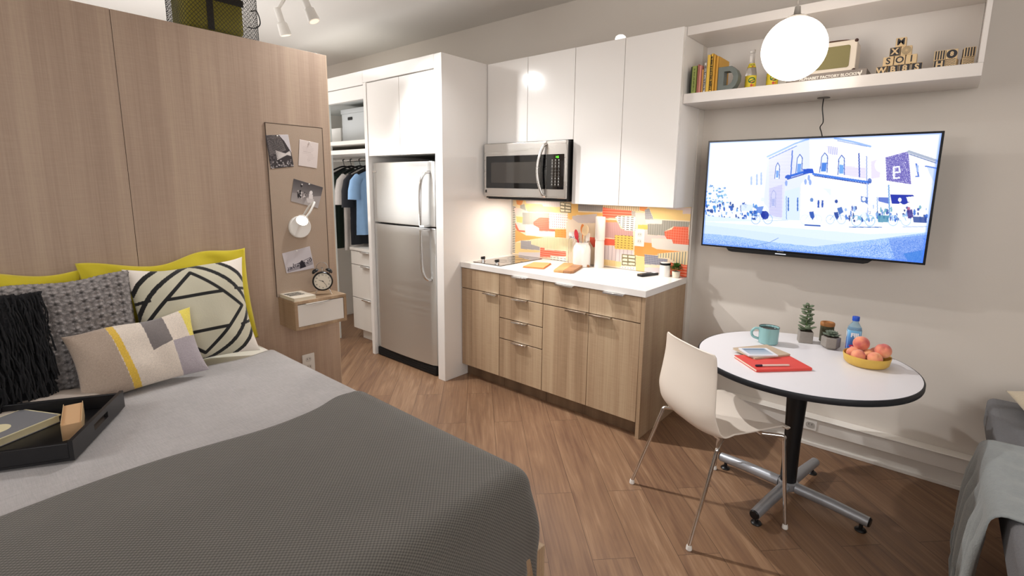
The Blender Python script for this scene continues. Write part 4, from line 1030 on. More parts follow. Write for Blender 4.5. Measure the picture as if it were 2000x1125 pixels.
# canister and plant
t = thing('canister', 'white canister with black rim beside the small green plant', 'canister', (1.418, -.062, CT))
part('body', lathe(BM(), [(r, CT+z) for r, z in ((.0335,0),(.0345,.003),(.0345,.076))], 36, (1.413, -.062, 0)), mat('enamel_white', '#ebe7e1', .2), t)
part('lid', lathe(BM(), [(r, CT+z) for r, z in ((.0355,.0765),(.036,.080),(.036,.088),(.034,.0905))], 36, (1.413, -.062, 0)), M_black, t)
part('lid_top', lathe(BM(), [(r, CT+z) for r, z in ((.031,.0907),(.030,.0935))], 36, (1.413, -.062, 0)), mat('enamel_white_lid', '#e4dfd8', .2), t)
t = thing('potted_plant', 'tiny leafy green plant in a pale pot at the worktop end', 'plant', (1.487, -.055, CT))
part('pot', lathe(BM(), [(r, CT+z) for r, z in ((.021,0),(.023,.002),(.0265,.038),(.0265,.041),(.022,.041),(.022,.036),(.001,.034))], 28, (1.487, -.055, 0), close_top=False), mat('pale_pot', '#ddd0bc', .6), t)
def leaf(b, c, dr, L, w, th=.0004, up=None, curl=.2):
    dr = Vector(dr).normalized(); up = Vector(up or (0,0,1)); sd = dr.cross(up)
    if sd.length < .1: sd = Vector((1,0,0))
    sd.normalize(); nn = sd.cross(dr).normalized(); c = Vector(c)
    prof = [(0,.15),(.25,.8),(.5,1.),(.75,.75),(1,.05)]; L1 = []; L2 = []; mid = []
    for s_, q in prof:
        p = c+dr*L*s_-nn*(-curl)*L*s_*s_*-1
        L1.append(b.verts.new(p+sd*w/2*q+nn*w*.12)); mid.append(b.verts.new(p)); L2.append(b.verts.new(p-sd*w/2*q+nn*w*.12))
    for i in range(len(prof)-1):
        b.faces.new((L1[i], L1[i+1], mid[i+1], mid[i])); b.faces.new((mid[i], mid[i+1], L2[i+1], L2[i]))
b = BM(); rg = random.Random(4)
for i in range(260):
    th = rg.uniform(0, 2*PI); ph = rg.uniform(-.15, 1.4); r_ = rg.uniform(.012, .034)
    dr = Vector((math.cos(th)*math.cos(ph), math.sin(th)*math.cos(ph), math.sin(ph)))
    leaf(b, Vector((1.487, -.055, CT+.058))+dr*r_, dr+Vector((rg.uniform(-.5,.5), rg.uniform(-.5,.5), rg.uniform(-.2,.4))), .013, .009)
part('foliage', b, mat('fresh_green_leaf', '#47702f', .5, noise=.3, nscale=60), t, ang=180)
b = BM()
for i in range(7): tube(b, [(1.487, -.055, CT+.0335), (1.487+.02*math.cos(i*.9), -.055+.02*math.sin(i*.9), CT+.075)], .0009, 5)
part('stem', b, mat('green_stem', '#4f6a38', .6), t)
part('soil', lathe(BM(), [(.0215, CT+.0345), (.0215, CT+.0375)], 20, (1.487, -.055, 0)), mat('dark_soil', '#2d2219', .9), t)
# ---------------------------------------------------------------- round table
TC = Vector((2.352, -.605, 0)); TZ = .71
tb = thing('round_table', 'round white cafe table with black edge and silver cross base', 'table', (TC.x, TC.y, 0), R(-10))
M_ttop = mat('table_laminate', '#e4e1e4', .3)
part('tabletop', lathe(BM(), [(.454, .690), (.454, .7095)], 96), M_ttop, tb, local=True)
part('edge_band', lathe(BM(), [(.4545, .684), (.460, .684), (.4615, .689), (.4615, .7035), (.459, .7085), (.4545, .7092)], 96, close_top=False, close_bot=False), mat('black_rubber_edge', '#1a1b20', .5), tb, local=True)
part('mounting_plate', box(lathe(BM(), [(.15, .672), (.15, .6835)], 32), -.26, .26, -.025, .025, .664, .6719), M_blackm, tb, local=True)
part('column', lathe(BM(), [(.036, .090), (.036, .30), (.050, .6635)], 32), mat('column_black', '#131417', .4), tb, local=True)
M_alu = mat('cast_aluminium', '#a9acb2', .42, .6, bump=.05)
b = BM()
part('hub', lathe(BM(), [(.040, .050), (.044, .060), (.044, .085), (.038, .0895)], 32), M_alu, tb, local=True)
for k in range(4):
    a = k*PI/2; M = Matrix.Rotation(a, 4, 'Z')
    b = BM(); tube(b, [M @ Vector(p) for p in ((.040, 0, .066), (.20, 0, .064), (.345, 0, .056))], [.026, .025, .023], 20)
    ar = part('base_arm', b, M_alu, tb, local=True)
    b = BM(); tube(b, [M @ Vector(p) for p in ((.3455, 0, .056), (.352, 0, .0555))], [.0225, .019], 20)
    part('end_cap', b, M_black, ar, local=True)
    b = BM(); lathe(b, [(.022, .0), (.024, .004), (.020, .010), (.008, .014), (.008, .034)], 20, M @ Vector((.318, 0, 0)))
    part('glide_foot', b, M_black, ar, local=True)

# ---------------------------------------------------------------- chair
CH = Vector((2.063, -.94, 0))
ch = thing('dining_chair', 'white moulded plastic chair with thin chrome legs pushed up to the round table', 'chair', (CH.x, CH.y, 0), R(-33.7))
M_shellW = mat('white_polypropylene', '#e3d8cc', .35, bump=.03, bscale=300)
prof = smooth_path([(0,.283,.424), (0,.278,.440), (0,.245,.449), (0,.15,.448), (0,.03,.440), (0,-.07,.437), (0,-.125,.447), (0,-.160,.475), (0,-.178,.515), (0,-.182,.565), (0,-.172,.64), (0,-.160,.73), (0,-.158,.800), (0,-.160,.820)], 4)
S_ = [0]
for p, q in zip(prof[:-1], prof[1:]): S_.append(S_[-1]+(q-p).length)
S_ = [s/S_[-1] for s in S_]
wk = np.interp(S_, [0, .02, .06, .2, .42, .52, .60, .70, .80, .93, .985, 1.0], [.165, .186, .198, .212, .226, .232, .228, .212, .200, .188, .183, .172])
ck_ = np.interp(S_, [0, .1, .4, .55, .7, 1.0], [.012, .020, .040, .055, .035, .018])
b = BM(); nx = 22; rows = []
for p, w_, c_ , s_ in zip(prof, wk, ck_, S_):
    row = []
    for i in range(nx+1):
        u = -1+2*i/nx; x = w_*u
        seat = max(0, 1-max(0, (s_-.42))/.2) if s_ > .42 else 1
        lift = c_*(abs(u)**3.0)
        row.append(b.verts.new((x, p.y+lift*(1-seat), p.z+lift*seat*(1 if s_ > .08 else .4))))
    rows.append(row)
for r0, r1 in zip(rows[:-1], rows[1:]):
    for i in range(nx): b.faces.new((r0[i], r0[i+1], r1[i+1], r1[i]))
shl = part('seat_shell', b, M_shellW, ch, local=True, ang=180)
md = shl.modifiers.new('thick', 'SOLIDIFY'); md.thickness = .007; md.offset = -1
md = shl.modifiers.new('bev', 'BEVEL'); md.width = .0025; md.segments = 2; md.limit_method = 'ANGLE'; md.angle_limit = R(50)
LR = .0085
for sx in (-1, 1):
    for fy in (-1, 1):
        foot = Vector((sx*.245, fy*.248, .018))
        top = Vector((sx*(.155), .155 if fy > 0 else -.055, .424 if fy > 0 else .421))
        out = Vector((sx*(.200 if fy > 0 else .205), .235 if fy > 0 else -.115, .424 if fy > 0 else .418))
        k1 = out + (foot-out).normalized()*.03
        b = BM(); tube(b, smooth_path([top, top+(out-top)*.6, out+Vector((0, 0, -.004)), k1, out+(foot-out)*.35, out+(foot-out)*.7, foot], 6), LR, 14)
        lg = part('leg', b, M_chrome, ch, local=True)
        b = BM(); lathe(b, [(.011, 0), (.013, .003), (.012, .014), (.0095, .022)], 16, (foot.x, foot.y, 0)); part('glide', b, M_plateW, lg, local=True)
b = BM(); tube(b, [(-.155, .155, .424), (.155, .155, .424)], LR, 12); tube(b, [(-.155, -.055, .421), (.155, -.055, .421)], LR, 12)
for sx in (-1, 1): tube(b, [(sx*.12, .155, .424), (sx*.12, -.055, .421)], LR, 12)
part('under_frame', b, M_chrome, ch, local=True)

# ---------------------------------------------------------------- things on the round table
T0 = TZ+.0002
mg = thing('mug', 'teal enamel-look mug with dark rim and contents on the round table', 'mug', (2.165, -.445, T0))
mc = (2.165, -.445, 0)
part('cup', lathe(BM(), [(r, T0+z) for r, z in ((.043,0),(.0465,.004),(.0485,.085),(.047,.086),(.045,.082),(.044,.01),(.001,.006))], 48, mc, close_top=False), mat('teal_glaze', '#86b0b0', .25, coat=.4), mg)
part('drink', lathe(BM(), [(.0447, T0+.076), (.0447, T0+.078)], 40, mc), mat('black_coffee', '#1b1614', .08), mg)
part('rim', tube(BM(), [(mc[0]+.0477*math.cos(2*PI*i/48), mc[1]+.0477*math.sin(2*PI*i/48), T0+.0862) for i in range(48)], .0014, 8, closed=True), mat('dark_rim', '#33383a', .3), mg)
hd = Vector((-.93, -.36, 0)); b = BM()
tube(b, smooth_path([Vector(mc)+hd*.045+Vector((0,0,T0+.072)), Vector(mc)+hd*.066+Vector((0,0,T0+.072)), Vector(mc)+hd*.081+Vector((0,0,T0+.052)), Vector(mc)+hd*.073+Vector((0,0,T0+.028)), Vector(mc)+hd*.045+Vector((0,0,T0+.018))], 6), .0065, 12)
part('handle', b, bpy.data.materials['teal_glaze'], mg)

M_conc = mat('grey_concrete', '#8f8881', .8, noise=.12, nscale=70, bump=.3, bscale=300)
M_succ = mat('dusty_green_leaf', '#66735a', .6, noise=.2, nscale=60)
def fat_leaf(b, c, dr, L, w, th):
    dr = Vector(dr).normalized(); up = Vector((0,0,1)); sd = dr.cross(up).normalized() if abs(dr.z) < .98 else Vector((1,0,0)); nn = sd.cross(dr).normalized()
    M = Matrix((dr, sd, nn)).transposed(); sphere(b, Vector(c)+dr*L/2, 1, 8, 6, (L/2, w/2, th/2), M=M)
pl = thing('potted_succulent', 'tall bushy succulent in a square concrete pot beside the mug', 'plant', (2.305, -.290, T0), R(20))
b = BM(); o_ = .031; i_ = .0265
prism(b, rrect(.064, .064, .004, 2), .060); 
part('pot', b, M_conc, pl, local=True, bevel=.001)
b = BM(); prism(b, rrect(.054, .054, .003, 2), .003, None, 0, .0602); part('soil', b, bpy.data.materials['dark_soil'], pl, local=True)
b = BM(); rg = random.Random(8)
for k in range(7):
    z = .068+k*.0205; n = 5
    for i in range(n):
        a = 2*PI*i/n+k*.9+rg.uniform(-.2, .2); rr = .043-.0028*k+rg.uniform(-.003, .003); fat_leaf(b, (.003*math.cos(a), .003*math.sin(a), z+rg.uniform(-.004, .004)), (math.cos(a), math.sin(a), rg.uniform(.1, .7)), rr, .027-.0015*k, .010)
for a in (-2.4, -.6): fat_leaf(b, (0, 0, .068), (math.cos(a), math.sin(a), .45), .058, .030, .009)
part('foliage', b, M_succ, pl, local=True, ang=180)
b = BM(); tube(b, [(0,0,.0632),(0.002,0,.20)], .0028, 6); part('stem', b, bpy.data.materials['green_stem'], pl, local=True)
tn = thing('candle_tin', 'dark olive cylinder with rusty orange rim behind the hexagonal pot', 'candle holder', (2.388, -.205, T0))
part('body', lathe(BM(), [(r, T0+z) for r, z in ((.030,0),(.032,.003),(.032,.085))], 28, (2.388, -.205, 0)), mat('olive_tin', '#45432c', .5, noise=.2, nscale=40), tn)
part('rim', lathe(BM(), [(r, T0+z) for r, z in ((.033,.0855),(.034,.089),(.034,.100),(.031,.104),(.022,.104),(.020,.098),(.001,.097))], 28, (2.388, -.205, 0), close_top=False), mat('rusty_wood_rim', '#a9713f', .6), tn)
hx_ = thing('potted_succulent', 'low spiky succulent in a hexagonal concrete pot left of the water bottle', 'plant', (2.425, -.320, T0), R(12))
hexp = lambda r: [(r*math.cos(PI/3*i), r*math.sin(PI/3*i)) for i in range(6)]
b = BM(); pr_, pz = [.030, .043, .043, .036], [0, .012, .058, .060]; prev = None
for r, z in zip(pr_, pz):
    rg_ = [b.verts.new((x, y, z)) for x, y in hexp(r)]
    if prev: bridge(b, prev, rg_)
    else: cap(b, rg_, True)
    prev = rg_
cap(b, prev)
part('pot', b, M_conc, hx_, local=True, bevel=.001)
b = BM(); prism(b, hexp(.033), .003, None, 0, .0602); part('soil', b, bpy.data.materials['dark_soil'], hx_, local=True)
b = BM()
for k in range(3):
    for i in range(9):
        a = 2*PI*i/9+k*.35; fat_leaf(b, (0, 0, .0635+k*.004), (math.cos(a), math.sin(a), .25+.45*k), .044-.009*k, .013, .006)
part('foliage', b, mat('grey_green_leaf', '#6b7666', .6, noise=.2, nscale=60), hx_, local=True, ang=180)

# water bottle
wb = thing('water_bottle', 'blue labelled square plastic water bottle behind the fruit bowl', 'bottle', (2.520, -.335, T0), R(12))
def sq(r, k=.55):
    pts = []
    for i in range(32):
        a = 2*PI*i/32; c, s = math.cos(a), math.sin(a); q = (abs(c)**4+abs(s)**4)**-.25; pts.append((r*c*q, r*s*q))
    return pts
def sqlathe(b, prof, soft=None):
    prev = None
    for j, (r, z) in enumerate(prof):
        f = 1 if soft is None else soft[j]
        s_ = sq(r); rg_ = [b.verts.new((r*math.cos(2*PI*i/32)*(1-f)+s_[i][0]*f, r*math.sin(2*PI*i/32)*(1-f)+s_[i][1]*f, z)) for i in range(32)]
        if prev: bridge(b, prev, rg_)
        else: cap(b, rg_, True)
        prev = rg_
    cap(b, prev); return b
part('bottle_body', sqlathe(BM(), [(.026,0),(.029,.004),(.029,.120),(.027,.132),(.018,.148),(.0125,.156),(.0125,.163)], [1,1,1,1,.5,0,0]), mat('clear_blue_plastic', '#bfe0f2', .08, trans=.75, ior=1.2), wb, local=True)
part('cap', lathe(BM(), [(.0150,.1635),(.0155,.166),(.0155,.182),(.0145,.184)], 28), mat('blue_cap', '#1d4fc0', .4), wb, local=True)
def fiji():
    p = Pic(240, 100, hx('#2a6fc4')); yy = p.Y/100
    p.a[:] = hx('#7cc0e6')*(1-yy[..., None])+hx('#1c3f9c')*yy[..., None]
    for k in range(4):
        x = 30+60*k; p.line([(x-26, 0), (x-26, 100)], 3, hx('#cfe6f4'))
        g = np.random.default_rng(k)
        for i in range(8): a = g.uniform(0, 6.28); p.ell(x+8*math.cos(a), 84+7*math.sin(a), 9, 4, hx('#c02a5c'), .9)
        p.ell(x, 84, 4, 4, hx('#f0c8d2'))
    return p
fp = fiji(); h_, w_ = fp.h, fp.w
P_ = np.zeros((h_+1, w_+1, 3)); C_ = np.zeros((h_+1, w_+1, 3)); C_[:h_,:w_] = fp.a; C_[h_,:w_] = fp.a[-1]; C_[:,w_] = C_[:,w_-1]
for j in range(w_+1):
    a = 2*PI*j/w_-.2-PI*.75; c, s = math.cos(a), math.sin(a); q = (abs(c)**4+abs(s)**4)**-.25
    P_[:,j,0] = .0295*c*q; P_[:,j,1] = .0295*s*q; P_[:,j,2] = np.linspace(.120, .022, h_+1)
part('label', grid_mesh(P_, C_), vcol('water_label', .3), wb, local=True)
b = BM()
for ang_ in (-90, 180):
    a = R(ang_); nrm = Vector((math.cos(a), math.sin(a), 0)); xa = Vector((-nrm.y, nrm.x, 0))
    text_into(b, 'FIJI', .027, frame(nrm*.0302+Vector((0, 0, .096)), xa, (0,0,1)) , .0003, .0012)
part('lettering', b, mat('label_white', '#f2f4f6', .5), wb, local=True)

# fruit bowl with peaches
BC = Vector((2.592, -.478, T0))
bw = single('fruit_bowl', lathe(BM(), [(r, T0+z) for r, z in ((.070,0),(.078,.002),(.088,.012),(.094,.045),(.093,.048),(.090,.046),(.084,.014),(.076,.006),(.001,.005))], 56, (BC.x, BC.y, 0), close_top=False),
            mat('mustard_stoneware', '#d2ab4e', .4, noise=.08, nscale=60), 'mustard yellow low bowl of peaches at the right of the round table', 'bowl', tuple(BC))
def peach_col(o):
    pass
def peach_mat():
    k = NT('peach_skin'); tc = k.n('TexCoord'); oi = k.n('ObjectInfo')
    nz = k.n('TexNoise'); nz.inputs['Scale'].default_value = 18; nz.inputs['Detail'].default_value = 3
    ad = k.n('VectorMath', operation='ADD'); k.l(tc.outputs['Object'], ad.inputs[0]); k.l(oi.outputs['Random'], ad.inputs[1]); k.l(ad.outputs[0], nz.inputs['Vector'])
    sc = k.n('Math', operation='MULTIPLY_ADD'); sc.inputs[1].default_value = .45; k.l(oi.outputs['Random'], sc.inputs[0]); k.l(nz.outputs['Fac'], sc.inputs[2])
    cr = k.n('ValToRGB'); e = cr.color_ramp.elements; e[0].position = .52; e[0].color = lin('#efb27a'); e[1].position = .98; e[1].color = lin('#c25a56'); m = e.new(.74); m.color = lin('#e58f6b')
    k.l(sc.outputs[0], cr.inputs[0]); k.l(cr.outputs[0], k.b.inputs['Base Color']); k.set(Roughness=.65); k.b.inputs['Sheen Weight'].default_value = .3
    return k.m
M_peach = peach_mat()
b = BM(); sphere(b, (0, 0, 0), .032, 28, 20)
for v in b.verts:
    a = math.atan2(v.co.y, v.co.x); rr = math.hypot(v.co.x, v.co.y)
    dent = math.exp(-(rr/.007)**2)*(.006 if v.co.z > 0 else .001); v.co.z -= dent*(1 if v.co.z > 0 else -1)
    cle = math.exp(-(a/.22)**2)*.0022; v.co.x -= cle*math.cos(a); v.co.y -= cle*math.sin(a); v.co.z *= .96
bmesh.ops.recalc_face_normals(b, faces=b.faces)
pm = bpy.data.meshes.new('peach'); [setattr(f, 'smooth', True) for f in b.faces]; b.to_mesh(pm); b.free(); pm.materials.append(M_peach)
for (x, y, z, s, lb) in ((-.028, .012, .090, 1.06, 'orange peach on top of the pile, nearest the water bottle'), (.058, -.012, .080, 1.03, 'dark red peach perched on the right rim of the bowl'),
                        (-.052, -.010, .046, .90, 'pink peach at the left rim of the bowl'), (-.028, -.050, .046, .94, 'red peach at the near left of the bowl'),
                        (.034, -.050, .046, .96, 'two-tone orange peach at the near right of the bowl'), (.010, .004, .042, .92, 'pale orange peach in the middle of the bowl'), (-.035, .048, .044, .9, 'peach at the back left of the bowl beneath the topmost one'),
                        (.030, .055, .044, .9, 'peach at the back right of the bowl, mostly hidden')):
    o = bpy.data.objects.new('peach', pm); COL.objects.link(o); o.location = BC+Vector((x, y, z)); o.scale = (s, s, s); o.rotation_euler = (rng.uniform(-1, 1), rng.uniform(-1, 1), rng.uniform(0, 6))
    props(o, lb, 'peach', 'peaches in the mustard bowl')

def flat_book(name, label, cat, c, deg, L, Wd, z, th, cover, pages=True, group=None):
    t = thing(name, label, cat, (c[0], c[1], z), R(deg), group)
    b = BM(); prism(b, rrect(L, Wd, .004, 3), .0012, None, 0, 0); prism(b, rrect(L, Wd, .004, 3), .0012, None, 0, th-.0012); box(b, -L/2+.001, L/2-.001, -Wd/2, -Wd/2+.0015, .0012, th-.0012)
    part('cover', b, cover, t, local=True)
    part('page_block', box(BM(), -L/2+.003, L/2-.003, -Wd/2+.0016, Wd/2-.003, .0013, th-.0013), M_paper, t, local=True)
    return t
flat_book('notebook', 'coral red notebook lowest in the stack on the round table', 'notebook', (2.263, -.770), 46, .262, .188, T0, .012, mat('coral_cover', '#d8483f', .45))
nb = flat_book('notebook', 'tan kraft notebook lying on the coral red notebook', 'notebook', (2.190, -.672), 57, .205, .150, T0+.0122, .008, mat('kraft_cover', '#b9a48d', .7))
bk = flat_book('booklet', 'small white booklet with blue-grey picture cover, topmost of the stack', 'booklet', (2.186, -.712), 42, .140, .108, T0+.0204, .0055, mat('white_booklet', '#e2e3ea', .3))
p = Pic(60, 46, hx('#8f9fb4')); p.a[:] = hx('#7d90a8')*(1-p.Y[..., None]/46)+hx('#c3c9d4')*(p.Y[..., None]/46); p.rect(4, 3, 56, 9, hx('#5e7590'))
part('cover_picture', picture_plane(p, (-.058, .045, .0058), (.112, 0, 0), (0, -.086, 0)), vcol('booklet_picture', .3), bk, local=True)
pn = thing('pen', 'white pen with dark cap lying on the coral red notebook', 'pen', (2.278, -.842, T0+.0165))
e0, e1 = Vector((2.225, -.893, T0+.0168)), Vector((2.338, -.785, T0+.0168)); dv = (e1-e0)
part('barrel', tube(BM(), [e0+dv*.2, e1-dv*.02, e1], [.0042, .0042, .003], 12), mat('cream_barrel', '#ecd9cf', .35), pn)
part('cap', tube(BM(), [e0, e0+dv*.02, e0+dv*.195], [.003, .0046, .0046], 12), mat('dark_violet_cap', '#2d1c33', .4), pn)

# ---------------------------------------------------------------- bench, throw, cushion at the right
bn = thing('upholstered_bench', 'grey upholstered bench with splayed wooden legs at the right wall end', 'bench', (3.45, -.95, 0))
M_bench = mat('grey_tweed', '#77777a', .95, noise=.12, nscale=120, bump=.4, bscale=260)
part('seat_cushion', box(BM(), 3.048, 3.85, -2.0, -.004, .385, .535), M_bench, bn, bevel=.028, segs=4)
M_walnut = laminate('walnut', '#5d4230', '#6f5140', '#82634c', .45)
part('seat_rail', box(BM(), 3.075, 3.83, -1.98, -.02, .340, .3845), M_walnut, bn, bevel=.004)
for x, y, dx, dy in ((3.11, -.06, -.035, .03), (3.80, -.06, .035, .03), (3.11, -1.93, -.035, -.03), (3.80, -1.93, .035, -.03)):
    b = BM(); tube(b, [(x, y, .3395), (x+dx, y+dy, 0)], [.024, .014], 16); part('leg', b, M_walnut, bn)
# throw
M_throw = mat('grey_wool_throw', '#8d9292', .95, noise=.12, nscale=60, bump=.5, bscale=220, sheen=.3)
th = thing('throw_blanket', 'fringed grey wool throw draped over the near edge of the bench', 'throw', (3.1, -.8, .14))
ny, nt = 60, 46; P_ = np.zeros((nt, ny, 3))
for j in range(ny):
    v = j/(ny-1); y = -.61-.60*v; ph = 9*v*PI
    for i in range(nt):
        s = i/(nt-1)*.82
        rip = .012*math.sin(ph)+.008*math.sin(ph*2.3+1)
        if s < .38: x, z = 3.42-s, .542+.004*math.sin(ph+s*8)
        elif s < .46: a = (s-.38)/.08*PI/2; x, z = 3.04-.040*math.sin(a), .500+.042*math.cos(a)
        else: q = (s-.46); x, z = 3.000-.018*math.sin(min(1, q/.3)*PI*.5)-rip*min(1, q/.1), .500-q*(.92+.06*math.sin(v*3))
        P_[i, j] = (x, y+.10*max(0, s-.46)*(.5-v)*-.6, z)
o = part('woven_cloth', grid_mesh(P_), M_throw, th); o.modifiers.new('thick', 'SOLIDIFY').thickness = .006
b = BM(); rg = random.Random(3)
for k in range(40):
    j = min(ny-1, int((k+.5)/40*ny)); p0 = Vector(P_[-1, j])+Vector((0, 0, .01)); L = rg.uniform(.10, .14)
    q = [p0, p0+Vector((rg.uniform(-.006,.006), rg.uniform(-.006,.006), -L*.5)), p0+Vector((rg.uniform(-.010,.010), rg.uniform(-.012,.012), -L))]
    q[2].z = max(q[2].z, .006); q[1].z = max(q[1].z, .012); tube(b, q, [.0065, .0078, .0040], 7)
o = part('fringe', b, M_throw, th); 

# ---------------------------------------------------------------- pillows
def pillow(name, label, w, h, t, M, m, colf=None, dispf=None, n=70, pinch=.07, lump=.006, seed=0, cat='pillow', fuzz=0., rough_amp=0., group=None, corner=.0, hollow=0.):
    """a filled pillow of width w and height h: closed grid, local x along width, y up, z thickness"""
    g = np.random.default_rng(seed); ph = g.uniform(0, 6, 8)
    u = np.linspace(-1, 1, n); U, V = np.meshgrid(u, u)
    ex = 1-pinch*(1-V**2)*1.0; ey = 1-pinch*(1-U**2)
    X = w/2*U*(1-(1-ex)*np.abs(U)); Y = h/2*V*(1-(1-ey)*np.abs(V))
    prof = (np.clip(1-np.abs(U)**2.6, 0, 1)**.62)*(np.clip(1-np.abs(V)**2.6, 0, 1)**.62)
    wv = lump*(np.sin(6*U+ph[0])*np.cos(5*V+ph[1])+.6*np.sin(11*U+ph[2]+3*V))
    edge = np.clip(1-np.maximum(np.abs(U), np.abs(V)), 0, .15)/.15
    Y = Y + lump*2.2*np.sin(5*U+ph[3])*np.clip(V, 0, 1)*(1-edge*.0)*.6 - hollow*np.exp(-(U/.35)**2)*np.clip(V, 0, 1)**2
    if rough_amp: 
        rr = g.normal(0, rough_amp, U.shape); wv = wv + rr
        X = X+g.normal(0, rough_amp, U.shape)*(edge < .2); Y = Y+g.normal(0, rough_amp, U.shape)*(edge < .2)
    Zf = t/2*prof+wv*edge; Zb = -t/2*prof+wv*edge*.3
    if dispf is not None: Zf = Zf+dispf(U, V)*edge
    F = np.stack([X, Y, Zf], -1); B = np.stack([X, Y, Zb], -1)[:, ::-1]
    allp = np.concatenate([F.reshape(-1, 3), B.reshape(-1, 3)])
    idx = np.arange(n*n).reshape(n, n); q = np.stack([idx[:-1,:-1], idx[:-1,1:], idx[1:,1:], idx[1:,:-1]], -1).reshape(-1, 4)
    b = BM(); ly = b.verts.layers.float_color.new('Col') if colf is not None else None
    vs = [b.verts.new(p) for p in allp]
    for f in q: b.faces.new([vs[i] for i in f])
    for f in q+n*n: b.faces.new([vs[i] for i in f])
    if colf is not None:
        C = colf(U, V); Cb = C[:, ::-1]
        cc = np.concatenate([C.reshape(-1, 3), Cb.reshape(-1, 3)]); cc = np.where(cc > .04045, ((cc+.055)/1.055)**2.4, cc/12.92)
        for v, c in zip(vs, cc): v[ly] = (c[0], c[1], c[2], 1)
    bmesh.ops.remove_doubles(b, verts=b.verts, dist=.0004)
    loc = M.translation.copy()
    b.transform(M)
    o = single(name, b, m, label, cat, tuple(loc), group, ang=180)
    return o
def stand(x, y, z, lean, yaw=0., roll=0.):
    """stands facing +X, leaning back by lean degrees; z is the centre"""
    M = Matrix(((0,0,1,0),(1,0,0,0),(0,1,0,0),(0,0,0,1)))
    return Matrix.Translation((x, y, z)) @ Matrix.Rotation(R(yaw), 4, 'Z') @ Matrix.Rotation(R(-lean), 4, 'Y') @ Matrix.Rotation(R(roll), 4, 'X') @ M
# ---------------------------------------------------------------- headboard partition
XH = -.150; HT = 2.249
hb = thing('headboard_partition', 'tall brown oak panelled partition standing behind the bed', 'headboard', (-.38, -2.9, 0))
part('core', box(BM(), -.60, -.1705, -4.40, -1.5295, 0, HT-.001), M_whitem, hb)
part('panel', box(BM(), -.170, XH, -2.5460, -1.528, 0, HT), M_oak2, hb, bevel=.0012)
part('panel', box(BM(), -.170, XH, -3.60, -2.5480, 0, HT), M_oak2, hb, bevel=.0012)
part('panel', box(BM(), -.170, XH, -4.40, -3.603, 0, HT), M_oak2, hb, bevel=.0012)
part('corner_trim', box(BM(), -.170, XH-.001, -1.5278, -1.5235, 0, HT), mat('edge_banding', '#c9b39a', .5), hb)
pb = single('pinboard', box(BM(), -.1498, -.1425, -1.910, -1.580, .835, 1.822), mat('taupe_felt', '#b09c8a', .95, bump=.3, bscale=400), 'taupe felt pinboard strip on the partition above the nightstand', 'pinboard', (-.146, -1.745, .835), bevel=.001)
b = BM(); box(b, -.1499, -.1423, -1.9112, -1.9102, .835, 1.8245); box(b, -.1499, -.1415, -1.5795, -1.577, .835, 1.8245); box(b, -.1499, -.1415, -1.913, -1.577, 1.8225, 1.8247)
part('frame_edge', b, mat('dark_trim_line', '#4b3b30', .6), pb)

def card(name, label, cat, quad, pic, x=-.1415, group='cards on the pinboard'):
    TL, TR, BRr, BLr = [np.array((x+.0006*i % .0012, q[0], q[1])) for i, q in enumerate(quad)]
    h, w = pic.h, pic.w; C = np.zeros((h+1, w+1, 3)); C[:h,:w] = pic.a; C[h,:w] = pic.a[-1]; C[:,w] = C[:,w-1]
    u = np.linspace(0, 1, w+1)[None,:,None]; v = np.linspace(0, 1, h+1)[:,None,None]
    P_ = (TL*(1-u)+TR*u)*(1-v)+(BLr*(1-u)+BRr*u)*v
    P_[..., 0] = x+.0010+.0035*np.sin(v[..., 0]*PI*.9)*.5*np.abs(u[..., 0]-.3)
    c = P_.mean((0, 1)); me = grid_mesh(P_, C)
    t = thing(name, label, cat, tuple(c), 0, group)
    o = part('print', me, vcol(name+'_print', .45), t); md = o.modifiers.new('thick', 'SOLIDIFY'); md.thickness = .0005; md.offset = 1
    m = TL*.5+TR*.5; b = BM(); sphere(b, (x+.006, m[1], m[2]-.006), .0042, 12, 8); tube(b, [(x-.0, m[1], m[2]-.006), (x+.006, m[1], m[2]-.006)], .001, 6)
    part('push_pin', b, M_plateW, t); return t
g = np.random.default_rng(9)
# 1 tower facade seen from below
p = Pic(90, 124, hx('#3a3436')); 
p.poly([(52,0),(90,0),(90,70),(70,24)], hx('#cfc9cc'))
for k in range(17): p.line([(6, 2+k*4.6), (56+k*.9, 4+k*3.4)], 1.5, hx('#8f8886'))
for k in range(9): p.line([(8+k*6, 2), (22+k*5, 60)], 1.3, hx('#2b2628'))
for k in range(6): p.poly([(30, 58+k*6.5), (84, 78-k*7+k*4), (88, 84-k*7+k*4+k*.5), (30, 62+k*6.5)], hx('#d8d0cc'), .9)
for i in range(60): x = g.uniform(0, 90); y = g.uniform(96, 124); p.ell(x, y, 3, 2.5, hx(['#1f1b1e', '#8d8686', '#c6bfbe'][g.integers(3)]), .8)
for i in range(40): x = g.uniform(0, 26); y = g.uniform(70, 110); p.ell(x, y, 3, 3, hx(['#2a2528', '#5a5355'][g.integers(2)]), .8)
card('photo_card', 'black and white photo of a tower facade, top left on the pinboard', 'photo', ((-1.916,1.755),(-1.788,1.768),(-1.766,1.590),(-1.898,1.572)), p)
p = Pic(80, 104, hx('#dccfca'))
for k, (x0, x1) in enumerate(((32,48),(26,54),(18,60),(14,62),(16,58),(18,52),(14,60),(34,60),(40,66),(36,62),(36,50),(38,48))): p.line([(x0, 14+k*6.2), (x1, 14+k*6.2)], 1.1, hx('#b7a7a4'), .8)
p.line([(10,92),(70,92)], .8, hx('#c2b2ae'))
card('letter_card', 'cream sheet of faint writing, top right on the pinboard', 'card', ((-1.723,1.747),(-1.608,1.732),(-1.626,1.583),(-1.738,1.597)), p)
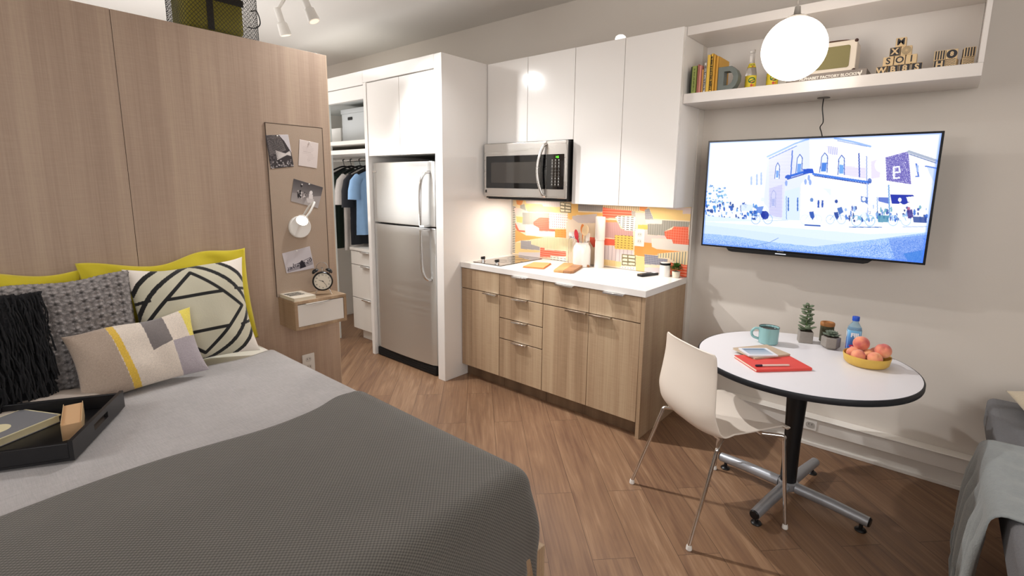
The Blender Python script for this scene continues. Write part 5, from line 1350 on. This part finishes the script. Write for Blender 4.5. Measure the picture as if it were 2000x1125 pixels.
p = Pic(128, 96, hx('#77716f')); p.a[:] = (hx('#4d484a')*(1-p.Y[..., None]/96)+hx('#a39b98')*(p.Y[..., None]/96))
p.poly([(70,60),(128,40),(128,96),(60,96)], hx('#b8b0ae'), .7); p.poly([(0,60),(60,50),(50,96),(0,96)], hx('#a8a09e'), .5)
p.ell(82, 38, 7, 9, hx('#ece6e4')); p.poly([(74,44),(92,44),(96,66),(78,68)], hx('#e2dbd9')); p.poly([(66,66),(100,62),(108,78),(76,84)], hx('#cfc8c6')); p.ell(36, 20, 4, 7, hx('#221e20')); p.ell(38, 14, 3, 3, hx('#cfc8c6'))
p.poly([(22,50),(36,38),(46,52),(42,72),(28,76)], hx('#1f1b1e'))
for i in range(45): p.ell(g.uniform(24, 64), g.uniform(44, 76), g.uniform(1, 4), g.uniform(2, 5), hx(['#1c181a', '#dcd5d3', '#857e7d'][g.integers(3)]), .8)
card('photo_card', 'grey photo of bathers, tilted, behind the reading lamp on the pinboard', 'photo', ((-1.771,1.520),(-1.593,1.470),(-1.633,1.344),(-1.797,1.390)), p)
p = Pic(126, 90, hx('#c9c2c6'))
p.poly([(6,80),(30,66),(60,62),(124,48),(124,74),(60,82),(6,88)], hx('#8f898f'), .8)
for i in range(140):
    x = g.uniform(8, 122); p.ell(x, 74-x*.16+g.normal(0, 4), g.uniform(1, 4), g.uniform(1, 3.5), hx(['#2a2630', '#5a545e', '#ddd6da'][g.integers(3)]), .8)
p.poly([(62,82),(70,52),(78,48),(86,60),(92,78)], hx('#25222c')); p.line([(40,62),(120,44)], 2, hx('#3d3842'))
card('photo_card', 'pale photo of a low skyline, lowest on the pinboard above the clock', 'photo', ((-1.867,1.089),(-1.698,1.117),(-1.677,.979),(-1.848,.969)), p)

# wall lamp on the pinboard
wl = thing('reading_lamp', 'white reading lamp with round wall base and bent neck, switched on', 'lamp', (-.135, -1.757, 1.238))
LM = frame((-.1412, -1.757, 1.238), (0,1,0), (0,0,1))
part('wall_base', lathe(BM(), [(.066, 0), (.067, .003), (.066, .018), (.062, .022)], 44, (0,0,0), M=LM.to_3x3()), M_frost, None) if False else None
b = BM(); lathe(b, [(.064, 0), (.0655, .003), (.0655, .018), (.061, .023)], 44); b.transform(frame((-.1412, -1.757, 1.238), (0,1,0), (0,0,1)))
part('wall_base', b, M_frost, wl, bevel=.001)
b = BM(); tube(b, smooth_path([(-.118, -1.757, 1.250), (-.095, -1.752, 1.300), (-.060, -1.728, 1.362), (-.030, -1.715, 1.385), (-.004, -1.730, 1.375), (.012, -1.765, 1.330), (.010, -1.792, 1.300)], 6), .0065, 12)
part('neck', b, M_frost, wl)
hd_dir = Vector((.62, -.62, -.48)).normalized(); hc = Vector((.004, -1.806, 1.288))
hm = frame(hc, hd_dir.orthogonal().normalized(), hd_dir.cross(hd_dir.orthogonal().normalized()))
b = BM(); lathe(b, [(.010, -.016), (.024, -.012), (.034, -.004), (.036, .004), (.034, .0045)], 32); b.transform(hm); part('lamp_head', b, M_frost, wl)
b = BM(); lathe(b, [(.031, .0048), (.031, .0062)], 32); b.transform(hm); part('light_disc', b, M_glow, wl)
light('reading_lamp_light', 'SPOT', tuple(hc+hd_dir*.012), 2.0, (1, .9, .78), tuple(hc+hd_dir), .02, 150, .8)

# socket on the partition
t = thing('wall_outlet', 'white socket plate low on the partition between nightstand and bed', 'outlet', (-.1496, -1.745, .395))
Fo = frame((-.1498, -1.745, .385), (0,1,0), (0,0,1))
part('cover_plate', prism(BM(), rrect(.078, .118, .004), .005, Fo), M_plateW, t, bevel=.001)
for dz in (-.025, .025):
    f = part('socket_face', prism(BM(), rrect(.036, .032, .013, cy=dz), .0015, Fo @ Matrix.Translation((0, 0, .0051))), M_sockw, t)
    for dx in (-.008, .008): part('slot', prism(BM(), rrect(.0025, .010, .0008, 2, cx=dx, cy=dz+.003), .0006, Fo @ Matrix.Translation((0, 0, .0068))), M_blackm, f)

# ---------------------------------------------------------------- wall-hung nightstand
ns = thing('nightstand', 'small oak box nightstand with white drawer fixed to the partition', 'nightstand', (-.05, -1.744, .666))
NX0, NX1, NY0, NY1, NZ0, NZ1 = -.1495, .051, -1.903, -1.584, .666, .833
part('top_board', box(BM(), NX0, NX1, NY0, NY1, NZ1-.017, NZ1), M_oak, ns, bevel=.001)
part('bottom_board', box(BM(), NX0, NX1, NY0, NY1, NZ0, NZ0+.017), M_oak, ns, bevel=.001)
part('side_board', box(BM(), NX0, NX1, NY0, NY0+.017, NZ0+.0172, NZ1-.0172), M_oak, ns)
part('side_board', box(BM(), NX0, NX1, NY1-.017, NY1, NZ0+.0172, NZ1-.0172), M_oak, ns)
d = part('drawer', box(BM(), NX0+.01, NX1-.003, NY0+.0185, NY1-.0185, NZ0+.0185, NZ1-.0215), M_whitem, ns, bevel=.001)
b = BM(); box(b, NX1-.006, NX1+.018, -1.84, -1.70, NZ1-.0210, NZ1-.0188); box(b, NX1+.016, NX1+.018, -1.84, -1.70, NZ1-.027, NZ1-.0188)
part('handle', b, M_whitem, d)
# book on the nightstand
t = thing('book', 'thick cream paperback with black block lettering on the nightstand', 'book', (-.048, -1.836, .8333))
part('cover', box(box(BM(), -.142, .040, -1.898, -1.768, .8333, .8345), -.142, .040, -1.898, -1.768, .8515, .8527), mat('cream_cover', '#ded5c6', .6), t)
part('page_block', box(BM(), -.1405, .0385, -1.8965, -1.770, .8346, .8514), M_paper, t)
b = BM(); rg = random.Random(2)
for r_ in range(3):
    yy = -1.885
    while yy < -1.80:
        w = rg.uniform(.005, .010); xx = -.115+r_*.030; box(b, xx, xx+.022, yy, yy+w, .8528, .8531); box(b, xx+.006, xx+.012, yy+w, yy+w+.002, .8528, .8531); yy += w+.003
part('lettering', b, inkb, t)
# alarm clock
ac = thing('alarm_clock', 'black twin-bell alarm clock with cream dial on the nightstand', 'clock', (-.030, -1.686, .8333))
cz = .8333+.083; cn = Vector((.885, -.465, 0)); cs = Vector((.465, .885, 0)); cc = Vector((-.030, -1.686, cz))
Fc = frame(cc, cs, (0,0,1))
def inF(fn, off=0.): b = BM(); fn(b); b.transform(Fc @ Matrix.Translation((0, 0, off))); return b
part('case', inF(lambda b: lathe(b, [(.050,-.026),(.056,-.022),(.058,0),(.058,.016),(.054,.021),(.050,.021),(.0495,.0165)], 48, close_top=False)), mat('clock_black', '#131315', .25), ac)
dl = part('dial', inF(lambda b: lathe(b, [(.0492,.014),(.0492,.0155)], 48)), mat('cream_dial', '#e2d8c6', .5), ac)
def nums(b):
    for i in range(1, 13):
        a = PI/2-2*PI*i/12; text_into(b, str(i), .0115, Matrix.Translation((.039*math.cos(a), .039*math.sin(a), .0158)), .0002, .0002)
part('numerals', inF(nums), inkb, dl)
def hands(b):
    for a, L, w in ((R(-53), .034, .0012), (R(158), .024, .0016)):
        M = Matrix.Rotation(a, 4, 'Z'); prism(b, [(-.006,-w),(L,-w*.6),(L,w*.6),(-.006,w)], .0006, M, 0, .0164)
    lathe(b, [(.003,.0165),(.003,.018)], 12)
part('hands', inF(hands), M_black, dl)
for s in (-1, 1):
    b = BM(); a = R(90-s*33); tilt = Matrix.Rotation(-s*R(33), 4, Vector((0,0,1))); 
    lathe(b, [(.004,.064),(.022,.066),(.021,.074),(.013,.082),(.002,.085)], 24); b.transform(Matrix.Rotation(R(-90), 4, 'X')); b.transform(tilt); b.transform(Fc @ Matrix.Translation((0,0,-.002)))
    part('bell', b, bpy.data.materials['clock_black'], ac)
    part('leg', inF(lambda b: tube(b, [(s*.030, -.046, 0), (s*.047, -.0825, .004)], [.0035, .002], 10)), M_chrome, ac)
part('carry_handle', inF(lambda b: tube(b, smooth_path([(-.034,.070,0),(-.027,.098,0),(-.012,.110,0),(.012,.110,0),(.027,.098,0),(.034,.070,0)], 5), .0022, 8)), M_chrome, ac)
part('hammer', inF(lambda b: (tube(b, [(0,.056,0),(0,.078,0)], .0016, 8), box(b, -.006, .006, .076, .084, -.002, .002))), M_chrome, ac)

# ---------------------------------------------------------------- bed
BT = .600; BX0, BX1, BY1, BY0 = -.145, 1.875, -2.045, -3.56
bd = thing('bed', 'double bed with oak platform base against the partition', 'bed', (.87, -2.80, 0))
part('platform_base', box(BM(), -.149, 1.905, -3.60, -1.995, 0, .335), M_oak, bd, bevel=.002)
part('mattress', box(BM(), BX0, BX1-.02, BY0+.02, BY1-.0, .3352, BT-.004), mat('mattress_white', '#dedad3', .8), bd, bevel=.03, segs=4)
def drape(x0, x1, top, over, foot=None, thick=.008, n=(90, 90), edge_r=.06, hem=.26, seed=0, wob=.004, y0=-3.60, colz=None, lead=None, hemwave=.0, bulge=.02):
    """cloth over the bed: flat top, rolled over the right long side (and the foot), hanging to the hem"""
    g = np.random.default_rng(seed); ph = g.uniform(0, 6, 10)
    XE = BX1+over if foot else None; YE = BY1+over
    nx, ny = n; La = edge_r*PI/2
    xs = np.linspace(0, 1, nx); ys = np.linspace(0, 1, ny)
    Lx = (XE-edge_r+La+(foot or 0)) if foot else x1
    Ly = (YE-edge_r+La+hem)
    P_ = np.zeros((ny, nx, 3))
    for j, vy in enumerate(ys):
        sy = y0+(Ly-y0)*vy
        for i, vx in enumerate(xs):
            xa = x0+(lead(sy) if lead else 0); sx = xa+((Lx if foot else x1)-xa)*vx
            cx_ = min(sx, XE-edge_r) if foot else sx; cy_ = min(sy, YE-edge_r)
            rx, ry = sx-cx_, sy-cy_; dd = math.hypot(rx, ry)
            if dd < 1e-9:
                z = top+wob*(math.sin(3.1*sx+ph[0])*math.cos(2.7*sy+ph[1])+.5*math.sin(7*sx+5*sy+ph[2])); X, Y = sx, sy
            else:
                nxn, nyn = rx/dd, ry/dd
                a = min(dd, La)/edge_r; hh = edge_r*math.sin(a); zz = edge_r*(1-math.cos(a)); ex = max(0, dd-La)
                fold = (bulge*math.sin(min(1, ex/.22)*PI*.75)+.010*math.sin(14*(sx-sy)+ph[3])*min(1, ex/.12)) if ex > 0 else 0
                X = cx_+nxn*(hh+fold); Y = cy_+nyn*(hh+fold); z = top-zz-ex+wob*(math.sin(3.1*cx_+ph[0])*math.cos(2.7*cy_+ph[1]))*(1-min(1, dd/La))
            P_[j, i] = (X, Y, max(z, .012))
    return P_
def cloth_obj(name, label, cat, P_, m, loc, th=.006, group=None):
    me = grid_mesh(P_); o = part(name, me, m, None, loc=loc); props(o, label, cat, group)
    md = o.modifiers.new('thick', 'SOLIDIFY'); md.thickness = th; md.offset = -1
    return o
M_sheet = mat('white_cotton_sheet', '#eae6dd', .85, bump=.15, bscale=40)
def linen(name, color, k=.08):
    """slubby two-tone linen"""
    m = NT(name); tc = m.n('TexCoord'); outs = []
    for sc in ((420, 30, 30), (30, 420, 30), (5, 5, 5)):
        mp = m.n('Mapping'); mp.inputs['Scale'].default_value = sc; m.l(tc.outputs['Object'], mp.inputs['Vector']); nz = m.n('TexNoise'); nz.inputs['Scale'].default_value = 1; nz.inputs['Detail'].default_value = 2; m.l(mp.outputs[0], nz.inputs['Vector']); outs.append(nz.outputs['Fac'])
    a = m.n('Math', operation='ADD'); m.l(outs[0], a.inputs[0]); m.l(outs[1], a.inputs[1]); a2 = m.n('Math', operation='ADD'); m.l(a.outputs[0], a2.inputs[0]); m.l(outs[2], a2.inputs[1])
    mr = m.n('MapRange'); mr.inputs[1].default_value = 1.1; mr.inputs[2].default_value = 1.9; mr.inputs[3].default_value = 1-k*2; mr.inputs[4].default_value = 1+k*2; m.l(a2.outputs[0], mr.inputs[0])
    mx = m.n('MixRGB'); mx.blend_type = 'MULTIPLY'; mx.inputs[0].default_value = 1; mx.inputs[1].default_value = lin(color); m.l(mr.outputs[0], mx.inputs[2]); m.l(mx.outputs[0], m.b.inputs['Base Color']); m.set(Roughness=.9)
    bp = m.n('Bump'); bp.inputs['Strength'].default_value = .25; bp.inputs['Distance'].default_value = .002; m.l(a.outputs[0], bp.inputs['Height']); m.l(bp.outputs[0], m.b.inputs['Normal']); m.b.inputs['Sheen Weight'].default_value = .15
    return m.m
def knit(name, color, dark, su=84, sv=84):
    """tight waffle knit"""
    m = NT(name); tc = m.n('TexCoord'); mp = m.n('Mapping'); mp.inputs['Rotation'].default_value = (0, 0, R(0)); m.l(tc.outputs['Object'], mp.inputs['Vector'])
    sp_ = m.n('SeparateXYZ'); m.l(mp.outputs[0], sp_.inputs[0])
    zz = m.n('Math', operation='SUBTRACT'); m.l(sp_.outputs[0], zz.inputs[0]); m.l(sp_.outputs[2], zz.inputs[1])
    def sn(src, f):
        a = m.n('Math', operation='MULTIPLY'); a.inputs[1].default_value = f*2*PI; m.l(src, a.inputs[0]); s_ = m.n('Math', operation='SINE'); m.l(a.outputs[0], s_.inputs[0]); return s_.outputs[0]
    s1 = sn(zz.outputs[0], su); s2 = sn(sp_.outputs[1], sv); pr = m.n('Math', operation='MULTIPLY'); m.l(s1, pr.inputs[0]); m.l(s2, pr.inputs[1])
    mr = m.n('MapRange'); mr.inputs[1].default_value = -1; mr.inputs[2].default_value = 1; m.l(pr.outputs[0], mr.inputs[0])
    mx = m.n('MixRGB'); mx.inputs[1].default_value = lin(dark); mx.inputs[2].default_value = lin(color); m.l(mr.outputs[0], mx.inputs[0])
    nz = m.n('TexNoise'); nz.inputs['Scale'].default_value = 6; m.l(tc.outputs['Object'], nz.inputs['Vector']); m2 = m.n('MapRange'); m2.inputs[3].default_value = .88; m2.inputs[4].default_value = 1.12; m.l(nz.outputs['Fac'], m2.inputs[0])
    m3 = m.n('MixRGB'); m3.blend_type = 'MULTIPLY'; m3.inputs[0].default_value = 1; m.l(mx.outputs[0], m3.inputs[1]); m.l(m2.outputs[0], m3.inputs[2]); m.l(m3.outputs[0], m.b.inputs['Base Color'])
    bp = m.n('Bump'); bp.inputs['Strength'].default_value = .6; bp.inputs['Distance'].default_value = .002; m.l(mr.outputs[0], bp.inputs['Height']); m.l(bp.outputs[0], m.b.inputs['Normal']); m.set(Roughness=.95); m.b.inputs['Sheen Weight'].default_value = .2
    return m.m
cloth_obj('bed_sheet', 'white cotton sheet folded back below the pillows', 'sheet', drape(-.12, .42, BT+.006, .004, edge_r=.05, hem=.20, n=(30, 60), seed=2, wob=.003), M_sheet, (.1, -2.6, .5), .005)
cloth_obj('coverlet', 'pale grey linen coverlet spread over the upper half of the bed', 'blanket',
          drape(.125, 1.30, BT+.016, .014, edge_r=.055, hem=.24, n=(70, 100), seed=4, wob=.0035, lead=lambda y: .045*math.sin((y+2.05)*-2.2)+.012*math.sin(y*19)), linen('grey_linen', '#aaa6a6', .07), (.7, -2.6, .5), .007)
cloth_obj('knitted_blanket', 'dark grey knitted blanket covering the foot half of the bed', 'blanket',
          drape(.975, None, BT+.027, .024, foot=.265, edge_r=.075, hem=.285, n=(110, 120), seed=6, wob=.004, lead=lambda y: .012*math.sin(y*7)-.03*math.exp(-((y+2.16)/.08)**2)+.02*math.exp(-((y+2.45)/.2)**2), bulge=.022),
          knit('charcoal_knit', '#716d66', '#423f3b'), (1.4, -2.6, .5), .009)

# pillows against the partition
PZ = BT+.020
M_yel = mat('yellow_quilted_cotton', '#c6b524', .85, noise=.06, nscale=10, bump=.2, bscale=30, sheen=.15)
pillow('pillow', 'yellow quilted pillow against the partition behind the diamond cushion', .70, .52, .10, stand(-.085, -2.42, PZ+.262, 3, roll=3), M_yel, seed=11, lump=.012, hollow=.03, pinch=.04, group='yellow quilted pillows')
pillow('pillow', 'yellow quilted pillow against the partition behind the black and grey cushions', .72, .50, .10, stand(-.085, -3.13, PZ+.252, 3, roll=-1), M_yel, seed=12, lump=.012, hollow=-.01, pinch=.04, group='yellow quilted pillows')
pillow('pillow', 'flat beige pillow corner peeking out between the black and lumbar cushions', .34, .17, .07, Matrix.Translation((.215, -2.965, PZ+.022)) @ Matrix.Rotation(R(86), 4, 'Z'), mat('beige_percale', '#b3a79d', .85), seed=13, lump=.003, pinch=.03)

def diamond_cols(U, V):
    n = U.shape[0]; w = 420; p = Pic(w, w, hx('#c9c4af')); K = hx('#1b1b1c'); c = w/2
    def q(x, y): return (c+x*c, c-y*c)
    for sx, sy in ((-1,1),(1,1),(-1,-1),(1,-1)):
        p.poly([q(sx*.52, sy*1.02), q(sx*1.02, sy*1.02), q(sx*1.02, sy*.52), q(sx*.86, sy*.66), q(sx*.66, sy*.88)], hx('#ebe2d8'))
        p.line([q(sx*.52, sy*1.0), q(sx*.72, sy*.84), q(sx*.86, sy*.70), q(sx*1.0, sy*.50)], 15, K)
    for r, wd in ((1.02, 16), (.86, 14)):
        A = [q(r*abs(math.cos(t))**1.5*math.copysign(1, math.cos(t)), r*abs(math.sin(t))**1.5*math.copysign(1, math.sin(t))) for t in np.linspace(0, 2*PI, 49)] if r > .9 else [q(0, r), q(r, 0), q(0, -r), q(-r, 0), q(0, r)]
        p.line(A, wd+(2 if r == 1.0 else 0), K)
    for s in (-1, 1):
        xx = .86-.36; p.line([q(-xx, s*.36), q(xx, s*.36)], 14, K); p.line([q(.76, s*.38), q(1, s*.34)], 12, K); p.line([q(-.76, s*.38), q(-1, s*.34)], 12, K)
    ii = np.clip(((U+1)/2*w).astype(int), 0, w-1); jj = np.clip(((1-V)/2*w).astype(int), 0, w-1); return p.a[jj, ii]
pillow('throw_pillow', 'large square cushion with black diamond lines on cream, right of the others', .50, .50, .15, stand(.045, -2.385, PZ+.243, 13, yaw=-4, roll=2), vcol('diamond_wool', .9, bump=.2, sheen=.2), diamond_cols, n=210, pinch=.10, seed=21, lump=.003, cat='cushion')
# chunky grey knit
def knit_cols(U, V):
    a = (U*5.5+.03*np.sin(V*9)) % 1-.5; b_ = (V*6.0+.03*np.sin(U*8)) % 1-.5; st = np.cos(np.arctan2(b_, a)*6)*.5+.5; r = np.hypot(a, b_)
    k = .86+.20*st*np.clip(r*2.2, 0, 1)-.40*np.exp(-(r/.15)**2)-.12*np.clip(r-.45, 0, 1)*4+rng.normal(0, .05, r.shape); base = hx('#938d8b'); return np.clip(base*k[..., None]*1.05, 0, 1)
def knit_disp(U, V):
    a = (U*5.5+.03*np.sin(V*9)) % 1-.5; b_ = (V*6.0+.03*np.sin(U*8)) % 1-.5; r = np.hypot(a, b_); st = np.cos(np.arctan2(b_, a)*6)*.5+.5
    return .009*np.exp(-((r-.28)/.14)**2)*(.5+.5*st)-.002
pillow('throw_pillow', 'grey chunky star-knit cushion between the black and the diamond cushions',   .50, .49, .13, stand(.045, -2.86, PZ+.232, 12, yaw=2, roll=1), vcol('chunky_grey_knit', .95, bump=.8, bscale=90), knit_cols, knit_disp, n=240, pinch=.05, seed=22, lump=.004, rough_amp=.0012, cat='cushion')
MB_ = stand(.150, -3.165, PZ+.225, 13, yaw=3, roll=-1)
M_shag = mat('black_shag', '#17171a', .95, noise=.4, nscale=50, bump=1, bscale=60)
bp_ = pillow('throw_pillow', 'black shaggy fringed cushion at the left end of the row', .49, .47, .11, MB_, M_shag, n=100, pinch=.03, seed=23, lump=.006, rough_amp=.003, cat='cushion')
b = BM(); rg = random.Random(31)
for k in range(520):
    u, v = rg.uniform(-1, 1), rg.uniform(-.55, 1.0); zf = .055*((1-abs(u)**2.6)**.62)*((1-max(0, abs(v))**2.6)**.62 if abs(v) < 1 else 0)
    p0 = Vector((u*.243, v*.232, zf+.003)); L = rg.uniform(.07, .13); q = [p0]
    for t_ in (1, 2, 3): q.append(p0+Vector((rg.uniform(-.006, .006)+u*.003*t_, -L*t_/3, .010+.006*math.sin(t_*1.1)+rg.uniform(-.002, .003))))
    tube(b, [MB_ @ p for p in smooth_path(q, 2)], rg.uniform(.0022, .0036), 5)
fr_ = part('yarn_fringe', b, M_shag, bp_); fr_['kind'] = 'stuff'
def lumbar_cols(U, V):
    n = 360; m = 220; p = Pic(n, m, hx('#ddd0c3')); q = lambda x, y: (x*n, y*m)
    p.poly([q(0,0), q(.30,0), q(.34,.5), q(.385,1), q(0,1)], hx('#ab998a')); p.poly([q(.30,0), q(.355,0), q(.40,.5), q(.445,1), q(.385,1), q(.345,.5)], hx('#dcb648'))
    p.poly([q(.555,0), q(.74,0), q(.765,.44), q(.585,.52)], hx('#77706f')); p.poly([q(.89,0), q(1,0), q(1,.45), q(.945,.42)], hx('#e3d25e')); p.poly([q(.765,.45), q(1,.42), q(1,1), q(.775,1)], hx('#a79ea4'))
    ii = np.clip(((U+1)/2*n).astype(int), 0, n-1); jj = np.clip(((1-V)/2*m).astype(int), 0, m-1); c = p.a[jj, ii]
    return np.clip(c*(1+rng.normal(0, .035, c.shape[:2]))[..., None], 0, 1)
pillow('throw_pillow', 'small oblong wool cushion in taupe, cream and grey with a yellow stripe, in front', .455, .30, .13, stand(.205, -2.655, PZ+.143, 24, yaw=-3, roll=4.5), vcol('patched_wool', .95, bump=.4, bscale=160, sheen=.3), lumbar_cols, n=200, pinch=.08, seed=24, lump=.004, cat='cushion')

# ---------------------------------------------------------------- tray with books
P0 = Vector((.775, -2.968)); uu = Vector((-.869, .495)); vv = Vector((-.495, -.869)); TRZ = BT+.0285
tc_ = P0+uu*.205+vv*.28; ang_ = math.degrees(math.atan2(vv.y, vv.x))
ty = thing('serving_tray', 'black wooden serving tray with cut-out handles lying on the bed', 'tray', (tc_.x, tc_.y, TRZ), R(ang_))
# local x along vv (long), local y = perpendicular (left of x)
L_, W_, H_ = .56, .41, .066
M_tray = mat('black_lacquered_wood', '#17171a', .3)
part('tray_floor', box(BM(), -L_/2+.001, L_/2-.001, -W_/2+.001, W_/2-.001, 0, .008), M_tray, ty, local=True)
for sy in (-1, 1): part('long_wall', box(BM(), -L_/2+.0125, L_/2-.0125, sy*W_/2-(.012 if sy > 0 else 0), sy*W_/2+(.012 if sy < 0 else 0), .0082, H_-.006), M_tray, ty, local=True, bevel=.002)
for sx in (-1, 1):
    b = BM(); x0, x1 = (-L_/2, -L_/2+.012) if sx < 0 else (L_/2-.012, L_/2)
    box(b, x0, x1, -W_/2, -.055, 0, H_); box(b, x0, x1, .055, W_/2, 0, H_); box(b, x0, x1, -.055, .055, 0, .026); box(b, x0, x1, -.055, .055, .048, H_)
    part('handle_wall', b, M_tray, ty, local=True)
bkt = thing('book', 'grey hardback with a cream circle lying at the left of the tray', 'book', (.405, -3.10, TRZ+.0085), R(-62))
M_gb = mat('grey_hardback', '#77777b', .6); M_cb = mat('cream_edge', '#d7cda9', .6)
part('cover', box(box(BM(), -.12, .12, -.09, .09, 0, .0025), -.12, .12, -.09, .09, .0255, .028), M_gb, bkt, local=True, bevel=.001)
part('page_block', box(BM(), -.117, .117, -.087, .087, .0026, .0254), M_cb, bkt, local=True)
part('round_label', lathe(BM(), [(.042, .0281), (.042, .0284)], 40, (.02, 0, 0)), M_cb, bkt, local=True)
b = BM(); 
for s in (-1, 1): box(b, -.1205, .1205, s*.0905-.002, s*.0905+.002, .0250, .0286)
for s in (-1, 1): box(b, s*.1205-.002, s*.1205+.002, -.0905, .0905, .0250, .0286)
part('cover_border', b, M_cb, bkt, local=True)
t = thing('book', 'thick tan paperback standing on its spine in the tray', 'book', (.520, -2.930, TRZ+.0085), R(-10))
part('cover', box(box(box(BM(), -.10, .10, -.027, -.0252, 0, .058), -.10, .10, .0252, .027, 0, .058), -.10, .10, -.0252, .0252, 0, .0018), mat('tan_cover', '#c9ac84', .6), t, local=True)
part('page_block', box(BM(), -.098, .098, -.0250, .0250, .0020, .053), mat('yellowed_paper', '#cda67d', .8), t, local=True)

# ---------------------------------------------------------------- wire basket on top of the partition
wb_ = thing('wire_basket', 'black wire mesh basket standing on top of the partition', 'basket', (-.345, -2.058, HT))
bw_, bh_, bz_ = .375, .32, .36
path = rrect(bh_, bw_, .07, 6, cx=-.345, cy=-2.058)   # x extent, y extent
# diamond lattice wound round the basket, as thin tubes
pts = [Vector((x, y, 0)) for x, y in path]; cum = [0]
for a_, b_ in zip(pts, pts[1:]+pts[:1]): cum.append(cum[-1]+(b_-a_).length)
PL = cum[-1]
def at_len(s):
    s %= PL
    for i in range(len(pts)):
        if s <= cum[i+1]+1e-9:
            f = (s-cum[i])/max(1e-9, cum[i+1]-cum[i]); return pts[i].lerp(pts[(i+1) % len(pts)], f)
b = BM(); NS = 66; NR = 18
for k in range(NS):
    for sg in (-1, 1):
        tube(b, [at_len(k*PL/NS+sg*j*.0175)+Vector((0, 0, HT+.008+j*(bz_-.010)/NR)) for j in range(NR+1)], .0010, 4, caps=False)
part('mesh_wall', b, M_blackm, wb_)
b = BM()
for z in (HT+.005, HT+bz_): tube(b, [p+Vector((0, 0, z)) for p in pts], .0045, 8, closed=True)
part('rim', b, M_blackm, wb_)
b = BM(); tube(b, smooth_path([Vector((-.18, -1.93, HT+.15)), (-.176, -1.90, HT+.155), (-.178, -1.885, HT+.10), (-.18, -1.91, HT+.07), (-.18, -1.95, HT+.065)], 5), .003, 8)
part('side_handle', b, M_blackm, wb_)
ol = thing('throw_pillow', 'olive cushion with dark straps packed in the wire basket', 'cushion', (-.33, -2.10, HT+.012))
b = BM(); box(b, -.45, -.205, -2.225, -1.955, HT+.012, HT+.33); part('cushion_body', b, mat('olive_canvas', '#7d7327', .9, noise=.1, nscale=20, bump=.3), ol, bevel=.03, segs=4)
b = BM(); box(b, -.206, -.2015, -2.135, -2.105, HT+.02, HT+.32); box(b, -.206, -.2005, -2.222, -1.957, HT+.165, HT+.198); part('strap', b, mat('dark_strap', '#2c2620', .8), ol)

# ---------------------------------------------------------------- ceiling lights
tr = thing('track_light', 'white ceiling track with spot heads above the partition end', 'lamp', (-.2, -1.385, 2.81))
part('rail', box(BM(), -1.12, 1.30, -1.40, -1.365, 2.812, 2.8395), M_frost, tr, bevel=.001)
def spot(x, y, z, aim, L=.16, ry=-1.3825):
    """lamp head hanging below the rail"""
    ax = (Vector(aim)-Vector((x, y, z))).normalized(); b = BM()
    tube(b, [(x, ry, 2.8115), (x, ry, 2.79)], .012, 12); j = Vector((x, ry, 2.788)); tail = Vector((x, y, z))-ax*L*.5
    tube(b, [j, tail], .010, 12)
    hdp = part('spot_head', tube(b, [tail-ax*.015, tail+ax*.075, tail+ax*.085, tail+ax*L], [.022, .022, .033, .038], 24), M_frost, tr)
    q = tail+ax*(L+.0008); b = BM(); tube(b, [q, q+ax*.001], .030, 24); part('lamp_face', b, M_frost2, hdp)
M_frost2 = mat('frosted_lens', '#e8d8c8', .4, emit='#ffe6cc', estr=.6)
spot(-.50, -1.43, 2.60, (.1, -1.0, .9)); spot(-.86, -1.44, 2.58, (-.80, -1.0, 1.0)); 
spot(.10, -1.335, 2.715, (.45, -1.0, 1.7))
tr = thing('track_light', 'white ceiling track with one spot head above the kitchen', 'lamp', (.4, -1.06, 2.81))
part('rail', box(BM(), .05, .75, -1.10, -1.065, 2.812, 2.8395), M_frost, tr, bevel=.001)
spot(.30, -1.09, 2.705, (.75, -.80, 1.93), ry=-1.0825)
dn = thing('downlight', 'small recessed round ceiling downlight above the partition end', 'lamp', (-.735, -1.055, 2.839))
part('trim_ring', lathe(BM(), [(.048, 2.8395), (.062, 2.8375), (.062, 2.8397)], 32, (-.735, -1.055, 0), close_top=False, close_bot=False), M_frost, dn)
part('lens', lathe(BM(), [(.047, 2.8380), (.047, 2.8390)], 32, (-.735, -1.055, 0)), M_glow, dn)
wl2 = thing('linear_wall_light', 'slim linear wall light on the left wall behind the partition', 'lamp', (-4.19, -3.35, 2.05))
part('housing', box(BM(), -4.1995, -4.17, -3.75, -2.95, 2.02, 2.09), M_frost, wl2)
part('diffuser', box(BM(), -4.1695, -4.15, -3.74, -2.96, 2.025, 2.085), mat('diffuser_glow', '#ffffff', .5, emit='#fff6e8', estr=40), wl2)

pillow('throw_pillow', 'cream fluffy cushion lying on the far end of the grey bench', .44, .40, .13, Matrix.Translation((3.345, -.245, .598)) @ Matrix.Rotation(R(8), 4, 'Z'), mat('cream_boucle', '#cdbfa6', .95, bump=.6, bscale=80, sheen=.3), seed=41, lump=.004, pinch=.05, cat='cushion')
